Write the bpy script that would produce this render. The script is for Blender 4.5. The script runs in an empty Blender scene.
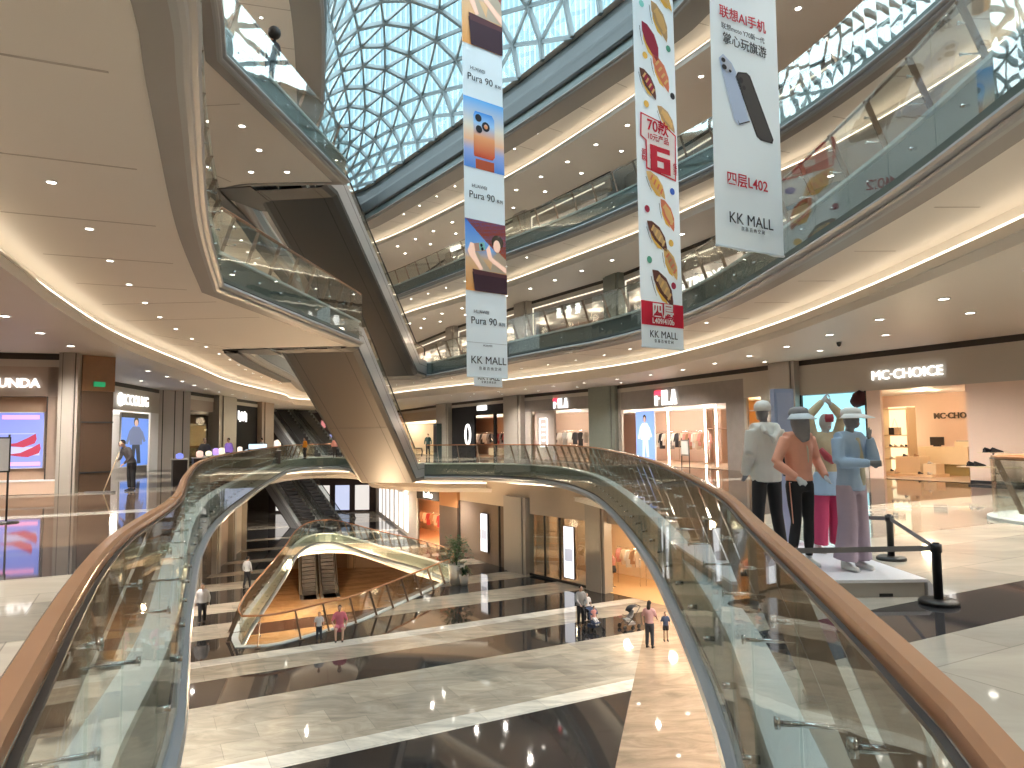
import bpy, bmesh, math, random
import numpy as np
from mathutils import Vector, Matrix
from mathutils.geometry import tessellate_polygon
random.seed(7)
SC = bpy.context.scene
COL = SC.collection
PI = math.pi
# ---------------------------------------------------------------- camera
FPX, EYE, PITCH, ROLL = 700.0, 1.6, math.atan(52/700), 0.012
cam = bpy.data.cameras.new('camera'); camo = bpy.data.objects.new('camera', cam); COL.objects.link(camo)
cam.sensor_width = 36; cam.lens = FPX/1024*36; cam.clip_start = .05; cam.clip_end = 600
_cp, _sp = math.cos(PITCH), math.sin(PITCH)
FW = Vector((0, _cp, _sp)); UP0 = Vector((0, -_sp, _cp)); RT0 = Vector((1, 0, 0))
RT = RT0*math.cos(ROLL)-UP0*math.sin(ROLL); UP = UP0*math.cos(ROLL)+RT0*math.sin(ROLL)
CC = Vector((0, 0, EYE))
camo.matrix_world = Matrix(((RT.x, UP.x, -FW.x, 0), (RT.y, UP.y, -FW.y, 0), (RT.z, UP.z, -FW.z, EYE), (0, 0, 0, 1)))
SC.camera = camo
# ---------------------------------------------------------------- world, exposure
w = bpy.data.worlds.new('sky'); SC.world = w; w.use_nodes = True
bg = w.node_tree.nodes['Background']; bg.inputs[0].default_value = (.78, .93, 1, 1); bg.inputs[1].default_value = 4.2
SC.view_settings.view_transform = 'Standard'; SC.view_settings.look = 'None'
SC.view_settings.exposure = 0.32; SC.view_settings.gamma = 1; SC.view_settings.use_curve_mapping = False
cy = SC.cycles
cy.use_denoising = True; cy.max_bounces = 10; cy.diffuse_bounces = 6; cy.glossy_bounces = 4
cy.transmission_bounces = 6; cy.transparent_max_bounces = 24; cy.sample_clamp_indirect = 4.0
cy.caustics_reflective = False; cy.caustics_refractive = False
SUNL = bpy.data.lights.new('sun', 'SUN'); SUNO = bpy.data.objects.new('sun', SUNL); COL.objects.link(SUNO)
SUNL.energy = .4; SUNL.angle = .2; SUNL.color = (1, .97, .9); SUNO.rotation_euler = (math.radians(18), math.radians(14), 0)
PL = bpy.data.lights.new('roof_portal', 'AREA'); PO = bpy.data.objects.new('roof_portal', PL); COL.objects.link(PO)
PL.shape = 'RECTANGLE'; PL.size = 26; PL.size_y = 64; PL.cycles.is_portal = True; PO.location = (-2, 25, 18.9)
LAMP_GAIN = 4.6
# ---------------------------------------------------------------- pixel rays on known planes
def ray(x, y): return FW*FPX+RT*(x-512)+UP*(384-y)
def PZ(x, y, z):
    d = ray(x, y); t = (z-EYE)/d.z; return CC+d*t
def PY(x, y, Y):
    d = ray(x, y); return CC+d*(Y/d.y)
def wallpt(x, p0, p1, y=436):
    """point of the vertical wall p0-p1 that stands in image column x"""
    d = ray(x, y); a = Vector(p0).to_2d(); b = Vector(p1).to_2d(); e = b-a
    # t*d = a+u*e
    det = d.x*(-e.y)+d.y*e.x
    u = (d.x*a.y-d.y*a.x)/det
    return a+e*u
# ---------------------------------------------------------------- materials
MATS = {}
def nt(m): return m.node_tree.nodes, m.node_tree.links
def mat(name, col=(.5, .5, .5), rough=.5, metal=0.0, noise=0.0, scale=8.0, bump=0.0, spec=.5, emit=None, es=1.0):
    if name in MATS: return MATS[name]
    m = bpy.data.materials.new(name); m.use_nodes = True; N, L = nt(m)
    b = N['Principled BSDF']
    b.inputs['Base Color'].default_value = (*col, 1); b.inputs['Roughness'].default_value = rough
    b.inputs['Metallic'].default_value = metal; b.inputs['Specular IOR Level'].default_value = spec
    tc = N.new('ShaderNodeTexCoord'); nz = N.new('ShaderNodeTexNoise'); nz.inputs['Scale'].default_value = scale
    nz.inputs['Detail'].default_value = 4
    L.new(tc.outputs['Object'], nz.inputs['Vector'])
    mr = N.new('ShaderNodeMapRange'); L.new(nz.outputs['Fac'], mr.inputs[0])
    n = max(noise, .02)
    mr.inputs[3].default_value = 1-n; mr.inputs[4].default_value = 1+n
    mx = N.new('ShaderNodeVectorMath'); mx.operation = 'SCALE'; mx.inputs[0].default_value = col
    L.new(mr.outputs[0], mx.inputs['Scale']); L.new(mx.outputs[0], b.inputs['Base Color'])
    if bump:
        bp = N.new('ShaderNodeBump'); bp.inputs['Strength'].default_value = bump; bp.inputs['Distance'].default_value = .02
        L.new(nz.outputs['Fac'], bp.inputs['Height']); L.new(bp.outputs[0], b.inputs['Normal'])
    if emit:
        b.inputs['Emission Color'].default_value = (*emit, 1); b.inputs['Emission Strength'].default_value = es
    MATS[name] = m; return m
def emis(name, col, s):
    if name in MATS: return MATS[name]
    m = bpy.data.materials.new(name); m.use_nodes = True; N, L = nt(m)
    b = N['Principled BSDF']; b.inputs['Base Color'].default_value = (*[c*.5 for c in col], 1)
    b.inputs['Emission Color'].default_value = (*col, 1); b.inputs['Emission Strength'].default_value = s
    MATS[name] = m; return m
def glass(name, tint, wave=.02, rmin=.05, gloss_col=(1, 1, 1), back=0.0):
    if name in MATS: return MATS[name]
    m = bpy.data.materials.new(name); m.use_nodes = True; N, L = nt(m); N.clear()
    out = N.new('ShaderNodeOutputMaterial'); tr = N.new('ShaderNodeBsdfTransparent'); tr.inputs[0].default_value = (*tint, 1)
    gl = N.new('ShaderNodeBsdfGlossy'); gl.inputs['Roughness'].default_value = .015; gl.inputs[0].default_value = (*gloss_col, 1)
    lw = N.new('ShaderNodeFresnel'); lw.inputs[0].default_value = 1.5
    mr = N.new('ShaderNodeMapRange'); mr.inputs[1].default_value = .04; mr.inputs[2].default_value = 1
    mr.inputs[3].default_value = rmin; mr.inputs[4].default_value = .34
    mx = N.new('ShaderNodeMixShader'); L.new(lw.outputs[0], mr.inputs[0]); L.new(mr.outputs[0], mx.inputs[0])
    L.new(tr.outputs[0], mx.inputs[1]); L.new(gl.outputs[0], mx.inputs[2]); L.new(mx.outputs[0], out.inputs[0])
    if wave:
        tc = N.new('ShaderNodeTexCoord'); nz = N.new('ShaderNodeTexNoise'); nz.inputs['Scale'].default_value = 1.3
        nz.inputs['Detail'].default_value = 1
        L.new(tc.outputs['Object'], nz.inputs['Vector']); bp = N.new('ShaderNodeBump'); bp.inputs['Strength'].default_value = 1
        bp.inputs['Distance'].default_value = wave; L.new(nz.outputs['Fac'], bp.inputs['Height'])
        L.new(bp.outputs[0], gl.inputs['Normal'])
    MATS[name] = m; return m
STR = (-.464, .886)      # normal of the floor stripes
def floor_mat(name, bands, base, dark, white, border=None, rough=.045, vein=.25):
    """bands: list of (c_start, 'd'/'w'/'c'/'g'); stripes run across the whole mall floor"""
    m = bpy.data.materials.new(name); m.use_nodes = True; N, L = nt(m); b = N['Principled BSDF']
    tc = N.new('ShaderNodeTexCoord'); sep = N.new('ShaderNodeSeparateXYZ'); L.new(tc.outputs['Object'], sep.inputs[0])
    def mth(op, a, bb):
        n = N.new('ShaderNodeMath'); n.operation = op
        for i, v in enumerate((a, bb)):
            if isinstance(v, (int, float)): n.inputs[i].default_value = v
            elif v is not None: L.new(v, n.inputs[i])
        return n.outputs[0]
    c = mth('ADD', mth('MULTIPLY', sep.outputs[0], STR[0]), mth('MULTIPLY', sep.outputs[1], STR[1]))
    t = mth('ADD', mth('MULTIPLY', sep.outputs[0], -STR[1]), mth('MULTIPLY', sep.outputs[1], STR[0]))
    LO, HI = -20.0, 80.0
    cn = mth('DIVIDE', mth('SUBTRACT', c, LO), HI-LO)
    cr = N.new('ShaderNodeValToRGB'); cr.color_ramp.interpolation = 'CONSTANT'; L.new(cn, cr.inputs[0])
    val = {'d': dark, 'w': white, 'c': base, 'g': tuple(.72*x for x in base), 'b': (.16, .11, .08)}  # 'g' and 'b' put the reflection of the walls into the floor colour
    els = cr.color_ramp.elements
    while len(els) > 1: els.remove(els[-1])
    els[0].position = 0; els[0].color = (*base, 1)
    for s, k in bands[:30]:
        e = els.new((s-LO)/(HI-LO)); e.color = (*val[k], 1)
    # stone veins and slabs
    nz = N.new('ShaderNodeTexNoise'); nz.inputs['Scale'].default_value = .9; nz.inputs['Detail'].default_value = 8
    nz.inputs['Roughness'].default_value = .65; nz.inputs['Distortion'].default_value = 1.2
    mp = N.new('ShaderNodeMapping'); mp.inputs['Rotation'].default_value = (0, 0, -.48); mp.inputs['Scale'].default_value = (.6, 1.6, 1)
    L.new(tc.outputs['Object'], mp.inputs[0]); L.new(mp.outputs[0], nz.inputs['Vector'])
    v1 = mth('MULTIPLY', mth('SUBTRACT', nz.outputs['Fac'], .5), vein*2.6)
    br = N.new('ShaderNodeTexBrick'); br.inputs['Scale'].default_value = 1; br.inputs['Mortar Size'].default_value = .006
    br.inputs['Brick Width'].default_value = 1.9; br.inputs['Row Height'].default_value = 1.0
    br.inputs['Color1'].default_value = (.80, .80, .80, 1); br.inputs['Color2'].default_value = (1.1, 1.08, 1.04, 1); br.inputs['Mortar'].default_value = (.6, .6, .6, 1)
    cb = N.new('ShaderNodeCombineXYZ'); L.new(t, cb.inputs[0]); L.new(c, cb.inputs[1]); L.new(cb.outputs[0], br.inputs['Vector'])
    sc1 = N.new('ShaderNodeVectorMath'); sc1.operation = 'SCALE'; L.new(cr.outputs[0], sc1.inputs[0]); L.new(mth('ADD', v1, 1.0), sc1.inputs['Scale'])
    mm = N.new('ShaderNodeVectorMath'); mm.operation = 'MULTIPLY'; L.new(sc1.outputs[0], mm.inputs[0]); L.new(br.outputs[0], mm.inputs[1])
    res = mm.outputs[0]
    if border is not None:   # plain beige border where the stripes stop
        (nx, ny, lim, colb) = border
        q = mth('ADD', mth('MULTIPLY', sep.outputs[0], nx), mth('MULTIPLY', sep.outputs[1], ny))
        g = mth('GREATER_THAN', q, lim); mixc = N.new('ShaderNodeMix'); mixc.data_type = 'RGBA'
        sc2 = N.new('ShaderNodeVectorMath'); sc2.operation = 'SCALE'; sc2.inputs[0].default_value = colb; L.new(mth('ADD', v1, 1.0), sc2.inputs['Scale'])
        L.new(g, mixc.inputs[0]); L.new(res, mixc.inputs[6]); L.new(sc2.outputs[0], mixc.inputs[7]); res = mixc.outputs[2]
    L.new(res, b.inputs['Base Color']); b.inputs['Roughness'].default_value = rough; b.inputs['Specular IOR Level'].default_value = .6
    MATS[name] = m; return m
SOF = mat('soffit_paint', (.83, .78, .71), .55, noise=.01, scale=.4)
CEI = mat('ceiling_paint', (.83, .78, .71), .5, noise=.01, scale=.4)
STRIP = mat('edge_strip_paint', (.25, .24, .225), .4, noise=.02)
SILV = mat('silver_nosing', (.30, .35, .40), .33, .5, noise=.01)
SLABF = mat('slab_face', (.13, .165, .16), .35, .2, noise=.1, scale=2)
CURB = mat('pale_curb', (.72, .80, .80), .25, noise=.04)
DARK = mat('dark_gap', (.02, .022, .025), .5)
SEAM = mat('seam', (.5, .44, .39), .7)
BRONZE = mat('bronze_post', (.26, .19, .14), .3, .6, noise=.05)
WOODR = mat('copper_handrail', (.52, .26, .14), .25, .15, noise=.08, scale=5)
CHROME = mat('chrome', (.7, .7, .7), .15, 1)
RAILG = glass('rail_glass', (.945, .975, .962), .003, .03)
SHOPG = glass('shop_glass', (.95, .97, .96), .0, .04)
DOMEG = glass('dome_glass', (.93, .98, .99), .0, .04)
COVE = emis('cove_light', (1, .88, .70), 3.2)
LAMPE = emis('lamp_glow', (1, .93, .8), 14)
ESCU = mat('escalator_cladding', (.078, .08, .077), .42, .08, noise=.03, scale=.5)
ESCS = mat('escalator_side_panel', (.5, .52, .54), .3, .6, noise=.05, scale=1)
COLM = mat('column_cladding', (.42, .385, .34), .35, .1, noise=.04, scale=1.5)
WALLG = mat('grey_fascia_panel', (.52, .485, .43), .45, noise=.03, scale=1)
WHITE = mat('white_paint', (.8, .8, .8), .5)
BLACK = mat('black_plastic', (.012, .012, .013), .4)
# ---------------------------------------------------------------- object helpers
def link(o, parent=None):
    COL.objects.link(o)
    if parent is not None: o.parent = parent
    return o
def tag(o, label=None, cat=None, group=None, kind=None):
    if label: o['label'] = label
    if cat: o['category'] = cat
    if group: o['group'] = group
    if kind: o['kind'] = kind
    return o
def thing(name, label, cat, loc=(0, 0, 0), rz=0, group=None):
    o = bpy.data.objects.new(name, None); COL.objects.link(o); o.empty_display_size = .2
    o.location = loc; o.rotation_euler = (0, 0, rz); return tag(o, label, cat, group)
class MB:
    """collects faces with material slots; build() links ONE mesh object"""
    def __init__(s): s.v = []; s.f = []; s.m = []; s.mats = []; s.sm = []
    def mi(s, m):
        if m not in s.mats: s.mats.append(m)
        return s.mats.index(m)
    def add(s, vs, fs, m, smooth=False):
        k = len(s.v); s.v += [tuple(v) for v in vs]; i = s.mi(m)
        for f in fs: s.f.append(tuple(k+j for j in f)); s.m.append(i); s.sm.append(smooth)
        return s
    def box(s, c, size, m, rz=0, M=None):
        x, y, z = [q/2 for q in size]
        vs = [Vector((a*x, b*y, d*z)) for a in (-1, 1) for b in (-1, 1) for d in (-1, 1)]
        R = Matrix.Rotation(rz, 3, 'Z') if M is None else M
        vs = [R@v+Vector(c) for v in vs]
        return s.add(vs, [(0, 1, 3, 2), (4, 6, 7, 5), (0, 4, 5, 1), (2, 3, 7, 6), (0, 2, 6, 4), (1, 5, 7, 3)], m)
    def bar(s, a, b, wd, th, m, up=(0, 0, 1)):
        a = Vector(a); b = Vector(b); d = (b-a)
        if d.length < 1e-6: return s
        d.normalize(); upv = Vector(up); sd = d.cross(upv)
        if sd.length < 1e-4: sd = d.cross(Vector((1, 0, 0)))
        sd.normalize(); u = sd.cross(d).normalized()
        vs = [p+sd*(i*wd/2)+u*(j*th/2) for p in (a, b) for i, j in ((-1, -1), (1, -1), (1, 1), (-1, 1))]
        return s.add(vs, [(3, 2, 1, 0), (4, 5, 6, 7), (0, 1, 5, 4), (1, 2, 6, 5), (2, 3, 7, 6), (3, 0, 4, 7)], m)
    def tube(s, pts, r, m, n=8, closed=False, cap=True):
        pts = [Vector(p) for p in pts]; N_ = len(pts); rs = r if isinstance(r, (list, tuple)) else [r]*N_
        vs = []; prev = None
        for i, p in enumerate(pts):
            a = pts[i-1] if (i > 0 or closed) else p; b = pts[(i+1) % N_] if (i < N_-1 or closed) else p
            d = (b-a).normalized(); ref = Vector((0, 0, 1)) if abs(d.z) < .95 else Vector((1, 0, 0))
            if prev is not None:
                u = prev-d*prev.dot(d)
                if u.length < 1e-4: u = d.cross(ref)
            else: u = d.cross(ref)
            u.normalize(); prev = u; v_ = d.cross(u)
            for k in range(n):
                t = 2*PI*k/n; vs.append(p+u*(rs[i]*math.cos(t))+v_*(rs[i]*math.sin(t)))
        fs = []
        for i in range(N_ if closed else N_-1):
            j = (i+1) % N_
            for k in range(n): fs.append((i*n+k, i*n+(k+1) % n, j*n+(k+1) % n, j*n+k))
        if cap and not closed: fs.append(tuple(range(n))[::-1]); fs.append(tuple((N_-1)*n+k for k in range(n)))
        return s.add(vs, fs, m, True)
    def lathe(s, prof, m, c=(0, 0, 0), n=20, sx=1, sy=1):
        vs = []; fs = []
        for r, z in prof:
            for k in range(n):
                t = 2*PI*k/n; vs.append((c[0]+r*math.cos(t)*sx, c[1]+r*math.sin(t)*sy, c[2]+z))
        for i in range(len(prof)-1):
            for k in range(n): fs.append((i*n+k, i*n+(k+1) % n, (i+1)*n+(k+1) % n, (i+1)*n+k))
        fs.append(tuple(range(n))[::-1]); fs.append(tuple((len(prof)-1)*n+k for k in range(n)))
        return s.add(vs, fs, m, True)
    def prism(s, poly, z0, z1, m):
        n = len(poly); vs = [(p[0], p[1], z0) for p in poly]+[(p[0], p[1], z1) for p in poly]
        fs = [(k, (k+1) % n, n+(k+1) % n, n+k) for k in range(n)]
        s.add(vs, fs, m)
        tri = tessellate_polygon([[Vector((p[0], p[1], 0)) for p in poly]])
        s.add([(p[0], p[1], z1) for p in poly], [tuple(t) for t in tri], m)
        return s.add([(p[0], p[1], z0) for p in poly], [tuple(t)[::-1] for t in tri], m)
    def build(s, name, parent=None, kind=None, label=None, cat=None, group=None, loc=None, smooth=None):
        me = bpy.data.meshes.new(name); me.from_pydata(s.v, [], s.f)
        for m in s.mats: me.materials.append(m)
        me.polygons.foreach_set('material_index', s.m)
        me.polygons.foreach_set('use_smooth', [bool(x) if smooth is None else smooth for x in s.sm])
        me.validate(); me.update()
        o = bpy.data.objects.new(name, me)
        if loc is not None: o.location = loc
        link(o, parent); tag(o, label, cat, group, kind); return o
def copy_tree(root, loc, rz, label=None, group=None):
    r = root.copy(); COL.objects.link(r); r.location = loc; r.rotation_euler = (0, 0, rz)
    if label: r['label'] = label
    if group: r['group'] = group
    for ch in root.children:
        c = ch.copy(); COL.objects.link(c); c.parent = r
        for g in ch.children:
            d = g.copy(); COL.objects.link(d); d.parent = c
    return r
# ---------------------------------------------------------------- curves in plan
def cr_(pts, step):
    """Catmull-Rom through plan points, resampled evenly"""
    P = [Vector(p) for p in pts]; P = [P[0]*2-P[1]]+P+[P[-1]*2-P[-2]]; out = []
    for i in range(1, len(P)-2):
        a, b, c, d = P[i-1:i+3]
        for k in range(16):
            t = k/16; out.append(.5*((2*b)+(c-a)*t+(2*a-5*b+4*c-d)*t*t+(3*b-a-3*c+d)*t**3))
    out.append(P[-2]); L = [0]
    for i in range(1, len(out)): L.append(L[-1]+(out[i]-out[i-1]).length)
    n = max(1, round(L[-1]/step)); res = []; j = 0
    for k in range(n+1):
        s = L[-1]*k/n
        while j < len(L)-2 and L[j+1] < s: j += 1
        u = (s-L[j])/max(1e-9, L[j+1]-L[j]); res.append(out[j].lerp(out[j+1], min(1, max(0, u))))
    return res
def offs(path, s, closed):
    """offset to the right of travel (outwards for a counter-clockwise void)"""
    n = len(path); out = []
    for i, p in enumerate(path):
        a = path[i-1] if (i > 0 or closed) else None; b = path[(i+1) % n] if (i < n-1 or closed) else None
        t1 = (p-a).normalized() if a is not None and (p-a).length > 1e-6 else None
        t2 = (b-p).normalized() if b is not None and (b-p).length > 1e-6 else None
        if t1 is None: t1 = t2
        if t2 is None: t2 = t1
        n1 = Vector((t1.y, -t1.x)); n2 = Vector((t2.y, -t2.x)); m = n1+n2
        if m.length < 1e-3: m = n1
        m.normalize(); k = 1/max(.6, m.dot(n1)); out.append(p+m*(s*k))
    return out
def sweep(mb, path, prof, m, closed, z0=0.0, smooth=False):
    rings = [[Vector((q.x, q.y, z0+z)) for q in offs(path, s, closed)] for s, z in prof]; n = len(path)
    for a, b in zip(rings[:-1], rings[1:]):
        fs = [(i, (i+1) % n, n+(i+1) % n, n+i) for i in range(n if closed else n-1)]
        mb.add(a+b, fs, m, smooth)
def flat(mb, outer, holes, z, m):
    polys = [[Vector((p[0], p[1], 0)) for p in outer]]+[[Vector((p[0], p[1], 0)) for p in h] for h in holes]
    tri = tessellate_polygon(polys); allp = [p for q in polys for p in q]
    mb.add([(p.x, p.y, z) for p in allp], [tuple(t) for t in tri], m)
def clean(poly, d=.05):
    out = []
    for p in poly:
        if not out or (p-out[-1]).length > d: out.append(p)
    if (out[0]-out[-1]).length < d: out.pop()
    return out

ORD = ['first', 'second', 'third', 'fourth', 'fifth', 'sixth', 'seventh', 'eighth', 'ninth', 'tenth', 'eleventh', 'twelfth', 'thirteenth', 'fourteenth', 'fifteenth', 'sixteenth', 'seventeenth', 'eighteenth', 'nineteenth', 'twentieth', 'twenty-first', 'twenty-second', 'twenty-third', 'twenty-fourth', 'twenty-fifth', 'twenty-sixth', 'twenty-seventh', 'twenty-eighth', 'twenty-ninth', 'thirtieth']+['thirty-%s' % w for w in ('first', 'second', 'third', 'fourth', 'fifth', 'sixth', 'seventh', 'eighth', 'ninth')]+['fortieth']+['forty-%s' % w for w in ('first', 'second', 'third', 'fourth', 'fifth', 'sixth', 'seventh', 'eighth', 'ninth')]
HALL = [(18.2, 13.1), (10.6, 27.8), (5.8, 39.3), (.73, 47.2), (-4.9, 57.2), (-12.5, 73.5), (-24, 74), (-24, 66), (-18.9, 53), (-18.4, 39.5), (-18.3, 31.5), (-13.0, 23.0), (-13.6, 22.1), (-19.5, 20.2), (-19.5, -10), (18.2, -10)]
def proj(p):
    v = Vector(p)-CC; d = v.dot(FW); return (512+FPX*v.dot(RT)/d, 384-FPX*v.dot(UP)/d) if d > .1 else (-999, -999)
def in_hall(p, m=.9):
    c = False; n = len(HALL); best = 99
    for i in range(n):
        a, b = Vector(HALL[i]), Vector(HALL[(i+1) % n])
        if (a.y > p.y) != (b.y > p.y) and p.x < (b.x-a.x)*(p.y-a.y)/(b.y-a.y)+a.x: c = not c
        d = b-a; t = min(1, max(0, (p-a).dot(d)/d.dot(d))); best = min(best, (p-a-d*t).length)
    return c and best > m
# ================================================================ the galleries
OUT = [(-34, -14), (26, -14), (26, 78), (-34, 78)]
HOLE_L = [(-10.9, 28.2), (-11.4, 30.5), (-12.2, 35), (-13.4, 43), (-15.2, 51), (-15.6, 54.6), (-14, 56), (-11.5, 53)]
VOID = {
 -1: dict(F=-6.2, arcs=[([(-10.35, 27.2), (-9.2, 27.4), (-7.8, 29.2), (-6.6, 31.0), (-4.2, 37.4), (-3.5, 40.3), (-4.3, 43.2), (-6.3, 46.4), (-9.5, 50.6), (-13.6, 56.6), (-15.3, 58.2), (-16.3, 56.8), (-15.9, 52), (-14.4, 45), (-13.1, 38.5), (-11.9, 32.3), (-11.0, 28.6), (-10.35, 27.2)], True)]),
 0: dict(F=0.0, arcs=[([(0, .38), (.38, .5), (.66, .98), (1.23, 3.68), (1.68, 5.9), (2.15, 9.5), (2.58, 13.8), (2.95, 20), (3.12, 26), (2.95, 30), (2.4, 34.2), (1.2, 38.2), (-.8, 40.8), (-3, 42), (-5.2, 42.5)], True),
    ([(-5.2, 42.5), (-8.7, 43)], False),
    ([(-8.7, 43), (-10.5, 47.6), (-13, 55), (-15, 58.6), (-16.7, 58.6), (-16.9, 53.5), (-15, 45), (-12.4, 34.5), (-9.05, 22.1), (-6.8, 15.4), (-4.45, 9.7), (-2.78, 5.9), (-1.84, 3.3), (-.78, 1.1), (-.5, .6), (0, .38)], True)]),
 1: dict(F=6.2, arcs=[([(3.2, -2.5), (4.6, 1), (5.5, 4.5), (5.85, 7.7), (6.12, 12), (5.95, 19.5), (5.0, 24.6), (3.55, 28.2), (2.0, 30.6), (-.1, 34), (-2.3, 38.4), (-5.0, 43)], True),
    ([(-5.0, 43), (-8.6, 43.6)], False),
    ([(-8.6, 43.6), (-11.5, 53)], True), ([HOLE_L[-1]]+HOLE_L[::-1][1:], False),
    ([(-10.9, 28.2), (-5.95, 27.6)], False), ([(-5.95, 27.6), (-7.1, 16.9)], True),
    ([(-7.1, 16.9), (-5.3, 11.9), (-3.35, 7.2), (-2.6, 5.4), (-1.4, 1.5), (-.4, -2.5)], True), ([(-.4, -2.5), (1.4, -4.2), (3.2, -2.5)], False)],
    cove=[(7.0, 3), (7.4, 8), (7.65, 12.2), (7.75, 16.5), (7.6, 21), (6.85, 26.4), (5, 32.3), (.45, 39.3), (-5.5, 46.8), (-9.3, 52), (-13, 58.5), (-16, 60), (-17.6, 57), (-16.6, 52), (-15.6, 40), (-13.9, 31.6), (-11.8, 21.6), (-9.5, 14.6), (-8.0, 10.8), (-6.2, 5.5), (-4.5, 0), (-2.5, -4.5), (1.5, -6.5), (5, -3.5), (7.0, 3)]),
 2: dict(F=12.4, arcs=[([(5, -3), (8.2, 2), (9.8, 8), (10.2, 15.3), (8.85, 22.7), (5.6, 29.2), (2.9, 33.6), (-.2, 37.8), (-4, 43.2), (-7.8, 48.5)], True),
    ([(-7.8, 48.5), (-11.5, 53)], True), ([HOLE_L[-1]]+HOLE_L[::-1][1:], False),
    ([(-10.9, 28.2), (-10.5, 26.8), (-6.3, 26.6)], False), ([(-6.3, 26.6), (-7.4, 17.5)], True),
    ([(-7.4, 17.5), (-6.5, 15), (-5.2, 10.5), (-3.6, 5), (-1.5, 0), (.5, -3)], True), ([(.5, -3), (2.8, -4.6), (5, -3)], False)],
    cove=[(10.2, 0), (11.8, 8), (11.8, 16), (10.2, 23), (7.7, 27.8), (5.75, 31.9), (2.8, 36.9), (-.25, 41.9), (-4, 47), (-7.7, 51.8), (-12.5, 59), (-16, 60), (-17.6, 57), (-16.6, 52), (-15.6, 40), (-13.9, 31.6), (-11.8, 21.6), (-9.8, 14.6), (-8.4, 10.8), (-6.4, 5.5), (-4.5, 0), (-1, -5.5), (3, -7), (8, -5), (10.2, 0)]),
 3: dict(F=18.6, arcs=[([(5.5, -3), (8.4, 4), (9.2, 12), (8.5, 19), (6.75, 24.8), (5.3, 28), (-.45, 36.9), (-9.4, 49.4)], True),
    ([(-9.4, 49.4), (-11.8, 52.2), (-14, 52.4), (-14.3, 49.5), (-12.5, 42), (-9.27, 33.7)], True), ([(-9.27, 33.7), (-6.82, 24.5), (-6.2, 18), (-6, 10), (-4, 3), (-1.5, -3)], True), ([(-1.5, -3), (2, -6), (5.5, -3)], True)],
    cove=[(9.8, 0), (11.2, 8), (11, 16), (9.4, 23), (6.6, 29), (4.8, 32.5), (1.8, 37.7), (-.5, 41.2), (-3.25, 45.3), (-10.2, 54.1), (-14.5, 57), (-17, 54), (-15.8, 46), (-12.6, 35), (-10.4, 25), (-9.6, 18), (-8.8, 10), (-6.6, 3), (-4, -4), (2, -8.5), (8, -5), (9.8, 0)]),
}
B1 = [(-20, 'c'), (10.5, 'd'), (17.54, 'w'), (18.67, 'c'), (22.81, 'd'), (25.09, 'c'), (26.77, 'w'), (27.6, 'd'), (30.07, 'c'), (32.43, 'd'), (34.3, 'c'), (36.4, 'd'), (39.5, 'c'), (41.5, 'd'), (43.4, 'c'), (44.6, 'd'), (47.4, 'c'), (48.6, 'd'), (52, 'c'), (53.3, 'd'), (57, 'c'), (58.3, 'd'), (64, 'c')]
B0 = [(-20, 'c'), (3.37, 'd'), (3.98, 'c'), (6.9, 'g'), (8.42, 'c'), (10.07, 'd'), (12.55, 'w'), (12.8, 'b'), (17.8, 'w'), (18.4, 'b'), (24.5, 'c'), (26.5, 'd'), (30, 'c'), (33, 'd'), (37, 'c'), (40, 'd'), (43, 'c'), (48, 'd'), (51, 'c'), (56, 'd'), (60, 'c')]  # grey and brown bands are painted reflections, the rest is stone
FM1 = floor_mat('lower_floor_stone', B1, (.43, .385, .32), (.03, .03, .032), (.76, .73, .66), border=(.97, -.24, -1.85, (.33, .25, .18)), vein=.62)
FM0 = floor_mat('gallery_floor_stone', B0, (.56, .51, .435), (.055, .052, .055), (.72, .66, .58), vein=.28)
B2 = [(-20, 'd'), (20, 'c'), (24, 'd'), (26, 'c'), (31, 'd'), (33, 'c'), (35, 'd'), (37.5, 'c'), (39, 'd'), (41, 'c'), (43, 'd'), (46, 'c'), (48, 'd'), (51, 'c'), (54, 'd'), (57, 'c')]
FM2 = floor_mat('basement_floor_stone', B2, (.55, .36, .2), (.1, .05, .035), (.6, .5, .4), vein=.5, rough=.15)
FLM = {-2: FM2, -1: FM1, 0: FM0, 1: FM0, 2: FM0}
def void_paths(k, step=.45):
    V = VOID[k]; out = []; rails = []
    for pts, rail in V['arcs']:
        a = cr_(pts, step) if (len(pts) > 2) else [Vector(pts[0]).lerp(Vector(pts[1]), i/max(1, round((Vector(pts[1])-Vector(pts[0])).length/1.2))) for i in range(max(1, round((Vector(pts[1])-Vector(pts[0])).length/1.2))+1)]
        if rail: rails.append(a)
        out += a
    return clean(out), rails
NOSE = [(.08, -.72), (.0, -.745), (-.06, -.78), (-.08, -.83), (-.05, -.875), (.0, -.89), (.03, -.905), (.01, -.935), (.03, -.97), (.08, -.995), (.15, -1.0)]
PATHS = {}
NOSEG = mat('grey_nosing', (.33, .345, .355), .4, .3, noise=.01)
def inside(p, poly):
    c = False; n = len(poly)
    for i in range(n):
        a, b = poly[i], poly[(i+1) % n]
        if (a[1] > p[1]) != (b[1] > p[1]) and p[0] < (b[0]-a[0])*(p[1]-a[1])/(b[1]-a[1])+a[0]: c = not c
    return c
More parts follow.
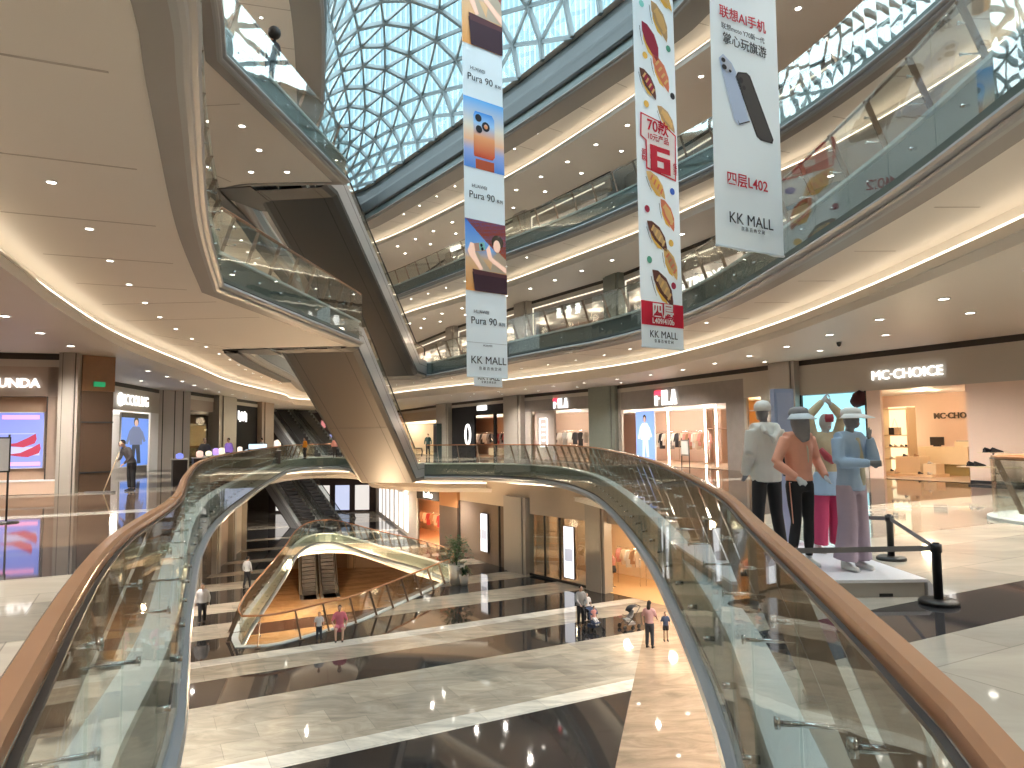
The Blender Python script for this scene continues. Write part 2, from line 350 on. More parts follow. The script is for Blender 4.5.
def downlight(p, z, s=1.0, group='ceiling downlights', mt=None):
    """a recessed lamp: dark trim ring and glowing lens"""
    key = 'dl'
    if key not in MATS:
        a = MB().lathe([(.105, 0), (.11, -.012), (.085, -.014), (.082, .0)], WHITE, n=14).build('downlight', None)
        b = MB().lathe([(.078, -.004), (.078, -.006)], LAMPE, n=14).build('lamp_lens', a)
        MATS[key] = (a, b); first = True
    else: first = False
    a, b = MATS[key]
    if first: o = a
    else:
        o = a.copy(); COL.objects.link(o); c = b.copy(); COL.objects.link(c); c.parent = o
    o.location = (p[0], p[1], z); o.scale = (s, s, s)
    return tag(o, None, 'downlight', group)
def lamp(p, e, col=(1, .86, .68), r=.12, spot=None, rot=None):
    l = bpy.data.lights.new('lamp', 'SPOT' if spot else 'POINT'); l.energy = e*LAMP_GAIN; l.color = col; l.shadow_soft_size = r
    if spot: l.spot_size = spot; l.spot_blend = .9
    o = bpy.data.objects.new('lamp', l); COL.objects.link(o); o.location = p
    return o
for k in (-1, 0, 1, 2, 3):
    V = VOID[k]; F = V['F']; path, rails = void_paths(k); V['rails'] = rails; PATHS[k] = path
    # floor slab top and slab edge
    if k < 3:
        mb = MB(); flat(mb, OUT, [offs(path, .28, True)], F, FLM[k]); mb.build('floor', kind='structure')
    mb = MB()
    sweep(mb, path, [(.28, 0), (.28, .035), (.03, .035), (.03, -.03), (.08, -.05)], CURB, True, F)
    sweep(mb, path, [(.08, -.05), (.08, -.69)], SLABF, True, F)
    sweep(mb, path, [(.08, -.69), (.06, -.69), (.06, -.725), (.08, -.725)], DARK, True, F)
    SW = {-1: .5, 0: .6, 1: .43, 2: .43, 3: 1.15}[k]
    sweep(mb, path, NOSE, SILV if k < 1 else (NOSEG if k < 3 else STRIP), True, F, True)
    sweep(mb, path, [(.15, -1.0), (SW, -1.02)], STRIP, True, F)
    mb.build('trim_%d' % (k+2), kind='structure')
    # inner soffit, light cove, outer ceiling
    ZI, ZO, LT = F-1.0, F-1.85, F-1.62
    cove = V.get('cove')
    cp = clean(cr_(cove, .9), .1) if cove else None
    if cp is None:
        cp = clean(offs(path, 1.7, True), .25)
        if k == 0:   # round off the near tip
            cp = clean(cr_([(0.2, -1.6), (2.2, -.6), (2.9, 3), (3.5, 6.5), (4.1, 10), (4.6, 14), (4.85, 20), (4.9, 26), (4.5, 31), (3.7, 35), (2.6, 39), (.6, 42.2), (-2.2, 43.8), (-5.4, 44.6), (-9.5, 48.6), (-11.5, 55), (-14, 60), (-17.6, 60.8), (-18.6, 54), (-16.8, 45), (-14, 34), (-10.7, 22), (-8.4, 15), (-6, 9), (-4.4, 5), (-3.2, 1.2), (-1.8, -1.2), (.2, -1.6)], .9), .1)
    V['cp'] = cp
    out7 = offs(cp, .6, True)
    mb = MB(); flat(mb, out7, [offs(path, SW-.01, True)], ZI, SOF)
    sweep(mb, cp, [(.6, ZI-F), (.6, LT-F)], SOF, True, F)
    sweep(mb, cp, [(.6, LT-F), (.45, LT-F), (.45, LT-F+.295), (.35, LT-F+.295), (.35, LT-F), (.0, LT-F), (-.03, LT-F), (-.03, LT-F-.05), (0, LT-F-.05), (0, ZO-F)], SOF, True, F)
    # panel joints of the soffit
    for i in range(0, len(cp), 3):
        q = cp[i]; m = min(path, key=lambda p: (p-q).length); L_ = (m-q).length
        if L_ < 7 and L_ > .8:
            d = (m-q)/L_; mb.bar((q.x, q.y, ZI-.001), ((m-d*.75).x, (m-d*.75).y, ZI-.001), .04, .004, SEAM)
    mb.build('ceiling', kind='structure')
    mb = MB(); sweep(mb, cp, [(.36, LT-F+.3), (.36, LT-F+.34), (.44, LT-F+.34), (.44, LT-F+.3), (.36, LT-F+.3)], COVE, True, F)
    tag(mb.build('cove_light_strip'), 'warm light strip hidden behind the ceiling ledge of gallery level %s' % {-1: 'two floors down', 0: 'under the near rail', 1: 'above the clothing shops', 2: 'below the second balcony', 3: 'under the glass roof'}[k], 'cove light')
    mb = MB(); flat(mb, OUT, [cp], ZO, CEI); mb.build('ceiling', kind='structure')
# basement floor
mb = MB(); flat(mb, OUT, [], -12.4, FM2); mb.build('floor', kind='structure')
# roof slab and ring beam
path = PATHS[3]
mb = MB(); flat(mb, OUT, [path], 20.4, SOF); mb.build('ceiling', kind='structure')
RING = mat('ring_beam_paint', (.085, .097, .098), .4, .2, noise=.03)
mb = MB()
sweep(mb, path, [(.08, -.7), (.10, -.45), (.3, -.4), (.3, -.3)], DARK, True, 18.6)
sweep(mb, path, [(.3, -.3), (-.05, -.3), (-.12, -.2), (-.12, .5), (-.05, .7), (.05, 1.2), (.35, 1.8)], RING, True, 18.6)
mb.build('trim_6', kind='structure')
# ---------------------------------------------------------------- balustrades
def balustrade(pl, F, label, gsp=1.3, post=True, wood=True, rail_r=.035, inner=True, near=False):
    root = thing('glass_balustrade', label, 'balustrade', (pl[0].x, pl[0].y, F), group=None)
    base = Vector((pl[0].x, pl[0].y, F))
    Ls = [0]
    for a, b in zip(pl[:-1], pl[1:]): Ls.append(Ls[-1]+(b-a).length)
    tot = Ls[-1]; n = max(1, min(95, round(tot/gsp)))
    def at(s):
        s = min(max(s, 0), tot); i = 0
        import bisect
        i = min(len(Ls)-2, max(0, bisect.bisect_right(Ls, s)-1))
        u = (s-Ls[i])/max(1e-9, Ls[i+1]-Ls[i]); p = pl[i].lerp(pl[i+1], u); t = (pl[i+1]-pl[i]).normalized()
        return p, t
    def P3(p, t, s, z): return Vector((p.x+t.y*s, p.y-t.x*s, F+z))-base
    # handrail
    N_ = max(2, int(tot/.4)); ss = [tot*i/N_ for i in range(N_+1)]
    if wood:
        prof = [(.014, 1.07), (.008, 1.09), (.008, 1.125), (.02, 1.14), (.062, 1.14), (.074, 1.125), (.074, 1.085), (.062, 1.07)]
    else: prof = [(.06+.028*math.cos(a), 1.08+.028*math.sin(a)) for a in [i*PI/3 for i in range(6)]]
    mb = MB(); vs = []
    for s in ss:
        p, t = at(s); vs += [P3(p, t, a, z) for a, z in prof]
    m_ = len(prof); fs = []
    for i in range(N_):
        for j in range(m_): fs.append((i*m_+j, i*m_+(j+1) % m_, (i+1)*m_+(j+1) % m_, (i+1)*m_+j))
    mb.add(vs, fs, WOODR if wood else BRONZE, not wood)
    if wood:
        vs = []
        for s in ss:
            p, t = at(s); vs += [P3(p, t, a, z) for a, z in [(-.015, 1.084), (-.015, 1.094), (.002, 1.094), (.002, 1.084)]]
        fs = []
        for i in range(N_):
            for j in range(3): fs.append((i*4+j, i*4+j+1, (i+1)*4+j+1, (i+1)*4+j))
        mb.add(vs, fs, BLACK)
    mb.build('handrail', root)
    for i in range(n):
        s0, s1 = tot*i/n+.006, tot*(i+1)/n-.006; k = max(1, int((s1-s0)/.45)); vs = []
        for j in range(k+1):
            p, t = at(s0+(s1-s0)*j/k)
            vs += [P3(p, t, -.012, -.62), P3(p, t, -.012, 1.085), P3(p, t, .0, 1.085), P3(p, t, .0, -.62)]
        fs = [(0, 1, 2, 3), (4*k+3, 4*k+2, 4*k+1, 4*k)]
        for j in range(k):
            for q in range(4): fs.append((4*j+q, 4*j+(q+1) % 4, 4*j+4+(q+1) % 4, 4*j+4+q))
        MB().add([v for v in vs], fs, RAILG).build('glass_panel', root)
    if post:
        for i in range(n):
            s = tot*(i+.5)/n; p, t = at(s); mb = MB()
            a = P3(p, t, .42, .03); b = P3(p, t, .03, 1.09); tv = Vector((t.x, t.y, 0))
            mb.bar(a, b, .022, .10, BRONZE, up=Vector((t.y, -t.x, 0)))
            mb.box(P3(p, t, .42, .04), (.2, .14, .015), BRONZE, rz=math.atan2(t.y, t.x))
            po_ = mb.build('post', root)
            for zz in (.35, .78):
                u = (zz-.03)/1.06; q = a.lerp(b, u); g = P3(p, t, .0, zz); mb = MB()
                mb.tube([q, g], .012, CHROME, 6); mb.tube([g, g+(q-g).normalized()*.02], .028, CHROME, 8)
                if F <= 6.2: mb.build('glass_clamp', po_)
            g0 = P3(p, t, .08, -.35); g1 = P3(p, t, -.02, -.35); MB().tube([g0, g1], .025, CHROME, 6).build('edge_bolt', root)
    return root
r0 = VOID[0]['rails']
balustrade(r0[0], 0, 'copper-capped glass balustrade curving along the right side of the near void', 1.25)
balustrade(r0[1][::-1][0:1]+r0[1][::-1][1:], 0, 'copper-capped glass balustrade curving along the left side of the near void', 1.25) if False else balustrade(r0[1], 0, 'copper-capped glass balustrade curving along the left side of the near void', 1.25)
r1 = VOID[1]['rails']
balustrade(r1[0], 6.2, 'glass balustrade of the first balcony above, sweeping round the right side', 1.4, wood=False)
balustrade(r1[1], 6.2, 'short glass balustrade behind the foot of the upper escalator', 1.4, wood=False)
balustrade(r1[2], 6.2, 'glass balustrade from the left balcony corner to the lower escalator top', 1.4)
balustrade(r1[3], 6.2, 'glass balustrade on the nearest left balcony edge above', 1.4, wood=False)
r2 = VOID[2]['rails']
balustrade(r2[0], 12.4, 'glass balustrade of the second balcony above, running up to the right', 1.5, wood=False)
balustrade(r2[1], 12.4, 'glass balustrade at the far end of the second balcony', 1.5, wood=False)
balustrade(r2[2], 12.4, 'glass balustrade from the second balcony corner to the upper escalator top', 1.5, wood=False)
balustrade(r2[3], 12.4, 'glass balustrade on the near left edge of the second balcony', 1.5, wood=False)
rm = VOID[-1]['rails'][0]
balustrade(rm, -6.2, 'copper-capped glass balustrade ringing the pointed void in the lower floor', 1.35)
# ---------------------------------------------------------------- glass roof
FRAME = mat('roof_steel', (.21, .25, .26), .45, .2, noise=.03)
def resamp(pts, n):
    q = cr_(pts, .3); L_ = [0]
    for a_, b_ in zip(q[:-1], q[1:]): L_.append(L_[-1]+(b_-a_).length)
    return [q[min(range(len(L_)), key=lambda i: abs(L_[i]-L_[-1]*k/n))] for k in range(n+1)]
NS, NA = 30, 9
RB = resamp([(-13.4, 52.6), (-11.8, 52.0), (-9.4, 49.4), (-.45, 36.9), (5.3, 28), (6.75, 24.8), (8.5, 19), (9.2, 12), (8.4, 4), (5.5, -3), (3, -5.4)], NS)
LB_ = resamp([(-14.0, 52.4), (-14.2, 50), (-12.5, 42), (-9.27, 33.7), (-6.82, 24.5), (-6.2, 18), (-6, 10), (-4, 3), (-1.5, -3), (1.4, -5.4)], NS)
root = thing('glass_roof', 'curved triangulated glass roof letting in daylight over the atrium', 'glass roof', (-5.5, 23.8, 20.3))
base = Vector(root.location)
mbA, mbB, mbC, mbG = MB(), MB(), MB(), MB()
def rn(i, j):
    """node on hoop i at fraction j/NA across"""
    t = (j+(.5 if i % 2 else 0))/NA; t = min(1, max(0, t)); a_, b_ = LB_[i], RB[i]; w_ = (b_-a_).length; th = PI*t
    c_ = a_.lerp(b_, .5-.5*math.cos(th)); return Vector((c_.x, c_.y, 20.3+max(.8, .46*w_+.6)*math.sin(th)))
G_ = {(i, j): rn(i, j) for i in range(NS+1) for j in range(-1, NA+1)}
def mem(m_, a_, b_, w_, d_):
    if (a_-b_).length > .25: m_.bar(a_-base, b_-base, w_, d_, FRAME)
for i in range(NS+1):
    for j in range(-1, NA):
        a_ = G_[(i, j)]; mem(mbB, a_, G_[(i, j+1)], .26, .2)
        if i < NS:
            o = 1 if i % 2 else 0; p_, q_ = G_[(i+1, j+o-1)] if j+o-1 >= -1 else None, G_.get((i+1, j+o))
            if p_ is not None: mem(mbA, a_, p_, .12, .2)
            if q_ is not None: mem(mbC, a_, q_, .12, .2)
            if p_ is not None and q_ is not None: mbG.add([v-base+Vector((0, 0, .15)) for v in (a_, q_, p_)], [(0, 1, 2)], DOMEG)
            if q_ is not None and (i, j+1) in G_: mbG.add([v-base+Vector((0, 0, .15)) for v in (a_, G_[(i, j+1)], q_)], [(0, 1, 2)], DOMEG)
mbA.build('left_slanting_ribs', root); mbB.build('hoop_ribs', root); mbC.build('right_slanting_ribs', root); mbG.build('roof_glazing', root)
# tower standing outside behind the roof
TW = mat('tower_glass', (.16, .25, .28), .3, .0, noise=.1, scale=.3); TF = mat('tower_fins', (.20, .29, .32), .4)
t = thing('office_tower', 'pale tower with vertical fins seen through the glass roof', 'building', (-4, 95, 20))
mb = MB().box((0, 0, 40), (46, 20, 120), TW); mb.build('tower_body', t)
mb = MB()
for i in range(70): mb.box((-22.5+i*.65, -10.1, 40), (.22, .25, 120), TF)
mb.build('facade_fins', t)
# ================================================================ escalators
def escalator(label, low, high, zl, zh, W=3.3, group=None, lanes=2, clip=None, side=None, name='escalator'):
    low = Vector(low); high = Vector(high); L_ = (high-low).length; d = (high-low)/L_; n = Vector((d.y, -d.x))  # n: right of travel
    root = thing(name, label, 'escalator', (low.x, low.y, zl), 0, group)
    def P(u, s, z): return Vector((d.x*u+n.x*s, d.y*u+n.y*s, z))
    H_ = zh-zl; fl = 1.8; rise = L_-2*fl
    def wz(u): return 0 if u <= fl else (H_ if u >= L_-fl else H_*(u-fl)/rise)
    top = [(0, 0), (fl, 0), (L_-fl, H_), (L_, H_)]
    bot = [(0, -1.0), (fl+.45, -1.0), (L_-fl+.75, H_-1.02), (L_+.15, H_-1.02)]
    # truss cladding: underside with chamfered edges
    mb = MB(); h = W/2
    us = [0, fl+.45, L_-fl+.75, L_+.15]; zb = [-1.0, -1.0, H_-1.02, H_-1.02]
    cols = [(-h, .28), (-h, .1), (-h+.2, 0), (h-.2, 0), (h, .1), (h, .28)]
    vs = [P(u, s, z+dz) for u, z in zip(us, zb) for s, dz in cols]; fs = []
    for i in range(3):
        for j in range(5): fs.append((i*6+j, i*6+j+1, i*6+7+j, i*6+6+j))
    fs.append((0, 1, 2, 3, 4, 5)); mb.add(vs, fs, ESCU)
    for s in (-h+.55, h-.55):
        for i in range(3): mb.bar(P(us[i], s, zb[i]-.004), P(us[i+1], s, zb[i+1]-.004), .03, .006, DARK)
    for u, s0, s1 in ((us[1], -h+.2, h-.2), (us[2], -h+.2, h-.2), ((us[1]+us[2])/2, -h+.2, h-.2)):
        z = -1.0+(H_-.02)*(u-us[1])/(us[2]-us[1]) if us[1] <= u <= us[2] else 0
        mb.bar(P(u, s0, z-.004), P(u, s1, z-.004), .02, .006, DARK)
    mb.build('underside_cladding', root)
    for sg in (-1, 1):
        mb = MB(); s0, s1 = h*sg, (h+.02)*sg
        tz = [.08, .08, H_+.08, H_+.08]; tu = [0, fl, L_-fl, L_+.15]
        A = [P(u, s1, z) for u, z in zip(tu, tz)]; B = [P(u, s1, z+.26) for u, z in zip(us, zb)]
        vs = A+B; fs = [(i, i+1, i+5, i+4) for i in range(3)]
        A2 = [P(u, s0-.22*sg, z) for u, z in zip(tu, tz)]; vs += A2; fs += [(i, i+1, 9+i, 8+i) for i in range(3)]
        mb.add(vs, fs, ESCS)
        for i in range(3): mb.bar(A[i]-Vector((0, 0, .35)), A[i+1]-Vector((0, 0, .35)), .012, .02, DARK)
        mb.build('side_panel', root)
    # steps
    lw = W/lanes; STEP = mat('escalator_steps', (.07, .07, .075), .35, .6)
    for q in range(lanes):
        c = -h+lw*(q+.5); sw = lw-.55; mb = MB(); N_ = int(rise/.4)
        vs = []; 
        prof = [(0, 0), (fl, 0)]
        for k in range(N_): prof += [(fl+rise*k/N_, H_*(k+1)/N_), (fl+rise*(k+1)/N_, H_*(k+1)/N_)]
        prof += [(L_, H_)]
        vs = [P(u, c+s, z) for u, z in prof for s in (-sw/2, sw/2)]
        mb.add(vs, [(2*i, 2*i+1, 2*i+3, 2*i+2) for i in range(len(prof)-1)], STEP)
        mb.build('steps', root)
        for sg in (-1, 1):
            s = c+sg*(sw/2+.1); mb = MB()
            g0 = [P(u, s, z) for u, z in [(.2, 0), (fl, 0), (L_-fl, H_), (L_-.2, H_)]]; g1 = [p+Vector((0, 0, .92)) for p in g0]
            off = n.to_3d()*.006
            for i in range(3): mb.add([g0[i]-off, g0[i+1]-off, g1[i+1]-off, g1[i]-off, g0[i]+off, g0[i+1]+off, g1[i+1]+off, g1[i]+off], [(0, 1, 2, 3), (7, 6, 5, 4)], RAILG)
            mb.build('glass_side', root)
            hp = [P(-.1, s, .45), P(-.28, s, .7), P(-.1, s, .93), P(fl, s, .96), P(L_-fl, s, H_+.96), P(L_+.1, s, H_+.93), P(L_+.28, s, H_+.7), P(L_+.1, s, H_+.45)]
            MB().tube(hp, .038, BLACK, 8).build('handrail', root)
            mb = MB()
            for i in range(3): mb.bar([P(0, s, .04), P(fl, s, .04), P(L_-fl, s, H_+.04), P(L_, s, H_+.04)][i], [P(0, s, .04), P(fl, s, .04), P(L_-fl, s, H_+.04), P(L_, s, H_+.04)][i+1], .22, .08, ESCS)
            mb.build('deck', root)
    return root
escalator('lower double escalator crossing the atrium from the near floor to the first balcony', (-7.0, 42.6), (-8.15, 28.1), 0, 6.2, group=None)
escalator('upper double escalator crossing the atrium from the first to the second balcony', (-6.9, 43.2), (-8.8, 27.0), 6.2, 12.4, group=None)
# triangular landing trim around the openings beside the escalator tops
for z, k in ((5.17, 1), (11.37, 2)):
    mb = MB(); dx = 0 if k == 1 else -.35; dy = 0 if k == 1 else -1.1
    hp = [Vector(q) for q in [(-11.0+dx, 28.0+dy), (-11.7, 31), (-12.4, 35), (-13.6, 43)]]
    sweep(mb, cr_([tuple(p) for p in hp], .6), [(0, 0), (.0, -.12), (-.55, -.12), (-.55, .0)], ESCU, False, z)
    mb.prism([(-11.6+dx, 27.9+dy), (-9.7+dx, 27.6+dy), (-9.8, 29.6), (-10.7, 29.4)], z-.02, z+.03, ESCU)
    mb.build('trim_%d' % (k+7), kind='structure')
for q, (zl, zh, lb) in enumerate(((0, 6.2, 'dark escalator pair rising at the far left of the near floor'), (-6.2, 0, 'dark escalator pair rising at the far left of the lower floor'))):
    e = escalator(lb, (-15.6, 61.5), (-24.6, 70.0), zl, zh, W=4.4)
escalator('dark escalator pair seen on the basement floor through the lower void', (-17.0, 62.5), (-20.5, 73), -12.4, -7.2, W=3.4)
# ================================================================ text
_fc = {}
def text_mesh(s, size, m, ext=.01, bold=0.0, name='lettering', align='CENTER'):
    cu = bpy.data.curves.new('t', 'FONT'); cu.body = s; cu.size = size; cu.extrude = ext; cu.offset = bold*size
    cu.align_x = align; cu.align_y = 'CENTER'; cu.resolution_u = 3
    o = bpy.data.objects.new('t', cu); COL.objects.link(o)
    me = bpy.data.meshes.new_from_object(o.evaluated_get(bpy.context.evaluated_depsgraph_get()))
    bpy.data.objects.remove(o); bpy.data.curves.remove(cu)
    me.name = name; me.materials.clear(); me.materials.append(m); return me
class Loc:
    """facade frame: u runs left to right seen from the atrium, v goes away from the atrium"""
    def __init__(s, p0, p1, F):
        s.o = Vector((p0[0], p0[1], F)); e = Vector((p1[0]-p0[0], p1[1]-p0[1], 0)); s.L = e.length; s.u = e.normalized()
        s.v = Vector((-s.u.y, s.u.x, 0)); s.rz = math.atan2(s.u.y, s.u.x)
    def p(s, u, v, z): return s.o+s.u*u+s.v*v+Vector((0, 0, z))
    def box(s, mb, u0, u1, v0, v1, z0, z1, m): return mb.box(s.p((u0+u1)/2, (v0+v1)/2, (z0+z1)/2), (abs(u1-u0), abs(v1-v0), abs(z1-z0)), m, rz=s.rz)
    def ux(s, x, y=436, v=0):
        q = wallpt(x, s.o+s.v*v, s.o+s.u*s.L+s.v*v, y); return (q-s.o.to_2d()-s.v.to_2d()*v).dot(s.u.to_2d())
    def empty(s, name, label, cat, u, v, z, group=None, turn=0): return thing(name, label, cat, s.p(u, v, z), s.rz+turn, group)
    def text(s, str_, size, m, u, v, z, label=None, cat='sign', parent=None, bold=.02, ext=.02, name='lettering', xs=1.0):
        me = text_mesh(str_, size, m, ext, bold, name); o = bpy.data.objects.new(name, me); COL.objects.link(o)
        M = Matrix((( s.u.x, 0, -s.v.x, 0), (s.u.y, 0, -s.v.y, 0), (0, 1, 0, 0), (0, 0, 0, 1)))
        o.matrix_world = Matrix.Translation(s.p(u, v, z))@M@Matrix.Diagonal((xs, 1, 1, 1))
        if parent is not None:
            o.parent = parent; o.matrix_parent_inverse = Matrix.Translation(parent.location).to_4x4()@Matrix.Rotation(parent.rotation_euler.z, 4, 'Z')
            o.matrix_parent_inverse.invert()
        if label: tag(o, label, cat)
        return o
ZC = 4.35
SIGNW = emis('sign_white', (1, .97, .93), 1.7); SIGNR = emis('sign_red', (1, .03, .06), 3)
SLOT = mat('dark_slot', (.035, .028, .022), .6)  # near-black brown of slots, column seams and frames
def column(L, u0, u1, m=COLM, dep=.35, z1=ZC, seams=True, label=None):
    mb = MB(); L.box(mb, u0, u1, -dep, .3, 0, z1, m)
    w_ = u1-u0
    if seams: 
        L.box(mb, u0+w_*.18, u0+w_*.18+.03, -dep-.004, -dep, 0, z1, SLOT); L.box(mb, u1-w_*.12-.03, u1-w_*.12, -dep-.004, -dep, 0, z1, SLOT)
        L.box(mb, u0+w_*.18+.03, u1-w_*.12-.03, -dep-.07, -dep-.004, 0, z1, m)
    return mb.build('column', kind='structure')
def lit_room(L, u0, u1, dep, zt, wallm, floor_e=60, col=(1, .86, .66), floorm=None, side='right'):
    """a lit room behind a shop opening; its side walls splay with the line of sight through the opening"""
    def at_depth(u):
        a = L.p(u, 0, 0)-CC; n = a.dot(L.v); return (a*((n+dep)/n)+CC-L.o).dot(L.u) if n > .5 else u
    w0, w1 = at_depth(u0)-.15, at_depth(u1)+.35; mb = MB()
    def quad(a, b, z0, z1): P_ = [L.p(a[0], a[1], z0), L.p(b[0], b[1], z0), L.p(b[0], b[1], z1), L.p(a[0], a[1], z1)]; mb.add(P_, [(0, 1, 2, 3)], wallm)
    quad((w0, dep), (w1, dep), 0, zt); quad((u0, .1), (w0, dep), 0, zt); quad((w1, dep), (u1, .1), 0, zt)
    mb.add([L.p(u0, .1, zt), L.p(u1, .1, zt), L.p(w1, dep, zt), L.p(w0, dep, zt)], [(0, 1, 2, 3)], WHITE)
    if floorm: mb.add([L.p(u0, .05, .015), L.p(u1, .05, .015), L.p(w1, dep, .015), L.p(w0, dep, .015)], [(0, 1, 2, 3)], floorm)
    mb.build('wall_'+side, kind='structure')
    n = max(1, round((u1-u0)/2.5))
    for i in range(n):
        t_ = (i+.5)/n; lamp(L.p((u0+(u1-u0)*t_)*.55+(w0+(w1-w0)*t_)*.45, dep*.45, zt-.5), floor_e*.3, col, .25)
def facade(L, u0, u1, z0, z1, m, v=0, name='wall_right'):
    mb = MB(); L.box(mb, u0, u1, v, v+.12, z0, z1, m); return mb.build(name, kind='structure')
def topslot(L, u0, u1, name='wall_right', m=WALLG):
    mb = MB(); L.box(mb, u0, u1, .0, .12, ZC-.2, ZC, SLOT); L.box(mb, u0, u1, -.02, .14, ZC-.42, ZC-.2, m); mb.build(name, kind='structure')
def garment(L, u, v, z, m, w=.34, h=.75, label=None, group='garments on shop rails', turn=None):
    """a hanging top: shoulders, sleeves and a flared hem"""
    o = L.p(u, v, z); mb = MB()
    pr = [(-.06, 0), (-w*.5, -.06), (-w*.72, -h*.6), (-w*.58, -h*.62), (-w*.42, -.22), (-w*.45, -h), (w*.45, -h), (w*.42, -.22), (w*.58, -h*.62), (w*.72, -h*.6), (w*.5, -.06), (.06, 0)]
    n = len(pr); vs = [(a, -.05, b) for a, b in pr]+[(a, .05, b) for a, b in pr]
    fs = [tuple(range(n)), tuple(range(n, 2*n))[::-1]]+[(k, n+k, n+(k+1) % n, (k+1) % n) for k in range(n)]
    mb.add(vs, fs, m); mb.tube([(0, 0, 0), (0, 0, .06), (.02, 0, .1)], .008, CHROME, 5)
    ob = mb.build('garment'); ob.location = o; ob.rotation_euler = (0, 0, L.rz+(turn if turn is not None else 1.2))
    return tag(ob, label, 'garment', group)
CLN = ['white', 'black', 'pink', 'grey', 'cream', 'navy', 'red', 'tan']
GAR = [mat('cloth_%s' % n, c, .85, noise=.1, scale=20) for n, c in (('white', (.7, .68, .65)), ('black', (.02, .02, .025)), ('pink', (.6, .28, .25)), ('grey', (.3, .3, .3)), ('cream', (.62, .5, .38)), ('navy', (.04, .06, .12)), ('red', (.4, .05, .05)), ('tan', (.38, .24, .14)))]
def rack(L, u0, u1, v, z, n, cols, shop, turn=1.2):
    r = L.empty('clothes_rail', 'metal clothes rail in the %s' % shop, 'clothes rail', (u0+u1)/2, v, 0)
    hw = (u1-u0)/2; mb = MB().tube([(-hw, 0, 0), (-hw, 0, z), (hw, 0, z), (hw, 0, 0)], .02, CHROME, 6); mb.build('rail', r)
    for k in range(n):
        garment(L, u0+.12+(u1-u0-.24)*k/max(1, n-1), v, z-.1, GAR[cols[k % len(cols)]], h=.7+.2*((k*7) % 3)/2, label='%s garment, %s from the left on the rail in the %s' % (CLN[cols[k % len(cols)]], ORD[k], shop), group='garments in the %s' % shop, turn=turn)
# ---------------------------------------------------------------- wall lines, right side of the near floor
A_ = ((10.63, 27.6), (18.2, 13.1)); B_ = ((5.8, 39.3), (10.5, 28.3)); C_ = ((.73, 47.2), (5.8, 39.3)); D_ = ((-4.9, 57.2), (.73, 47.2)); E_ = ((-12.5, 73.5), (-4.9, 57.2))
PINKW = mat('blush_plaster', (.82, .63, .52), .6, noise=.02, emit=(.9, .62, .45), es=.0); CREAMW = mat('cream_wall', (.85, .72, .5), .6); WARMF = mat('warm_shop_floor', (.62, .48, .36), .2)
LBLUE = emis('cyan_window_light', (.38, .78, .88), 1.0)
L = Loc(*A_, 0)
u_col0, u_col1 = 0, L.ux(802); uW1 = L.ux(868); uM0 = L.ux(882); uM1 = L.ux(968); uE = L.L
column(L, -.35, u_col1, dep=.3)
topslot(L, u_col1, uE); facade(L, u_col1, uE, 3.02, ZC-.42, WALLG)
CYW = L.empty('window_display', 'bright cyan lit display window behind the dressed mannequins', 'display window', (u_col1+uW1)/2, .0, 0)
mb = MB(); hw = (uW1-u_col1)/2; mb.box((0, .12, 1.75), (hw*2, .08, 2.5), LBLUE); mb.build('lit_pane', CYW)
mb = MB(); mb.box((0, .05, .25), (hw*2, .2, .5), WALLG)
for s in (-1, 1): mb.box((s*(hw-.02), .03, 1.75), (.05, .12, 2.55), SLOT)
mb.build('frame', CYW)
mb = MB(); mb.tube([(hw-.5, .02, 2.6), (hw-.25, .02, 2.75), (hw-.12, .02, 3.0)], [.18, .3, .15], mat('maroon_cloth', (.04, .004, .008), .8), 10)
mb.build('dark_red_figure', CYW)
facade(L, uW1, uM0, 0, 3.02, PINKW); facade(L, uM1, uE, 0, 3.02, PINKW)
mb = MB(); L.box(mb, uM1, uE, -.02, 0, 0, .1, DARK); mb.build('baseboard_right', kind='structure')
lit_room(L, uM0, uM1, 4.2, 3.02, PINKW, 60, (1, .78, .5), WARMF)
t = L.text('MC·CHOICE', .45, SIGNW, L.ux(906.5, 373), -.06, 3.5, bold=.0, ext=.03, name='shop_sign'); tag(t, 'illuminated white letters MC·CHOICE on the grey fascia at the right', 'sign')
t = L.text('MC·CHOICE', .3, mat('dark_letters', (.1, .07, .05), .5), L.ux(957, 436, 4.13), 4.13, 2.15, bold=.02, name='wall_sign'); tag(t, 'small dark MC·CHOICE lettering on the shop back wall', 'sign')
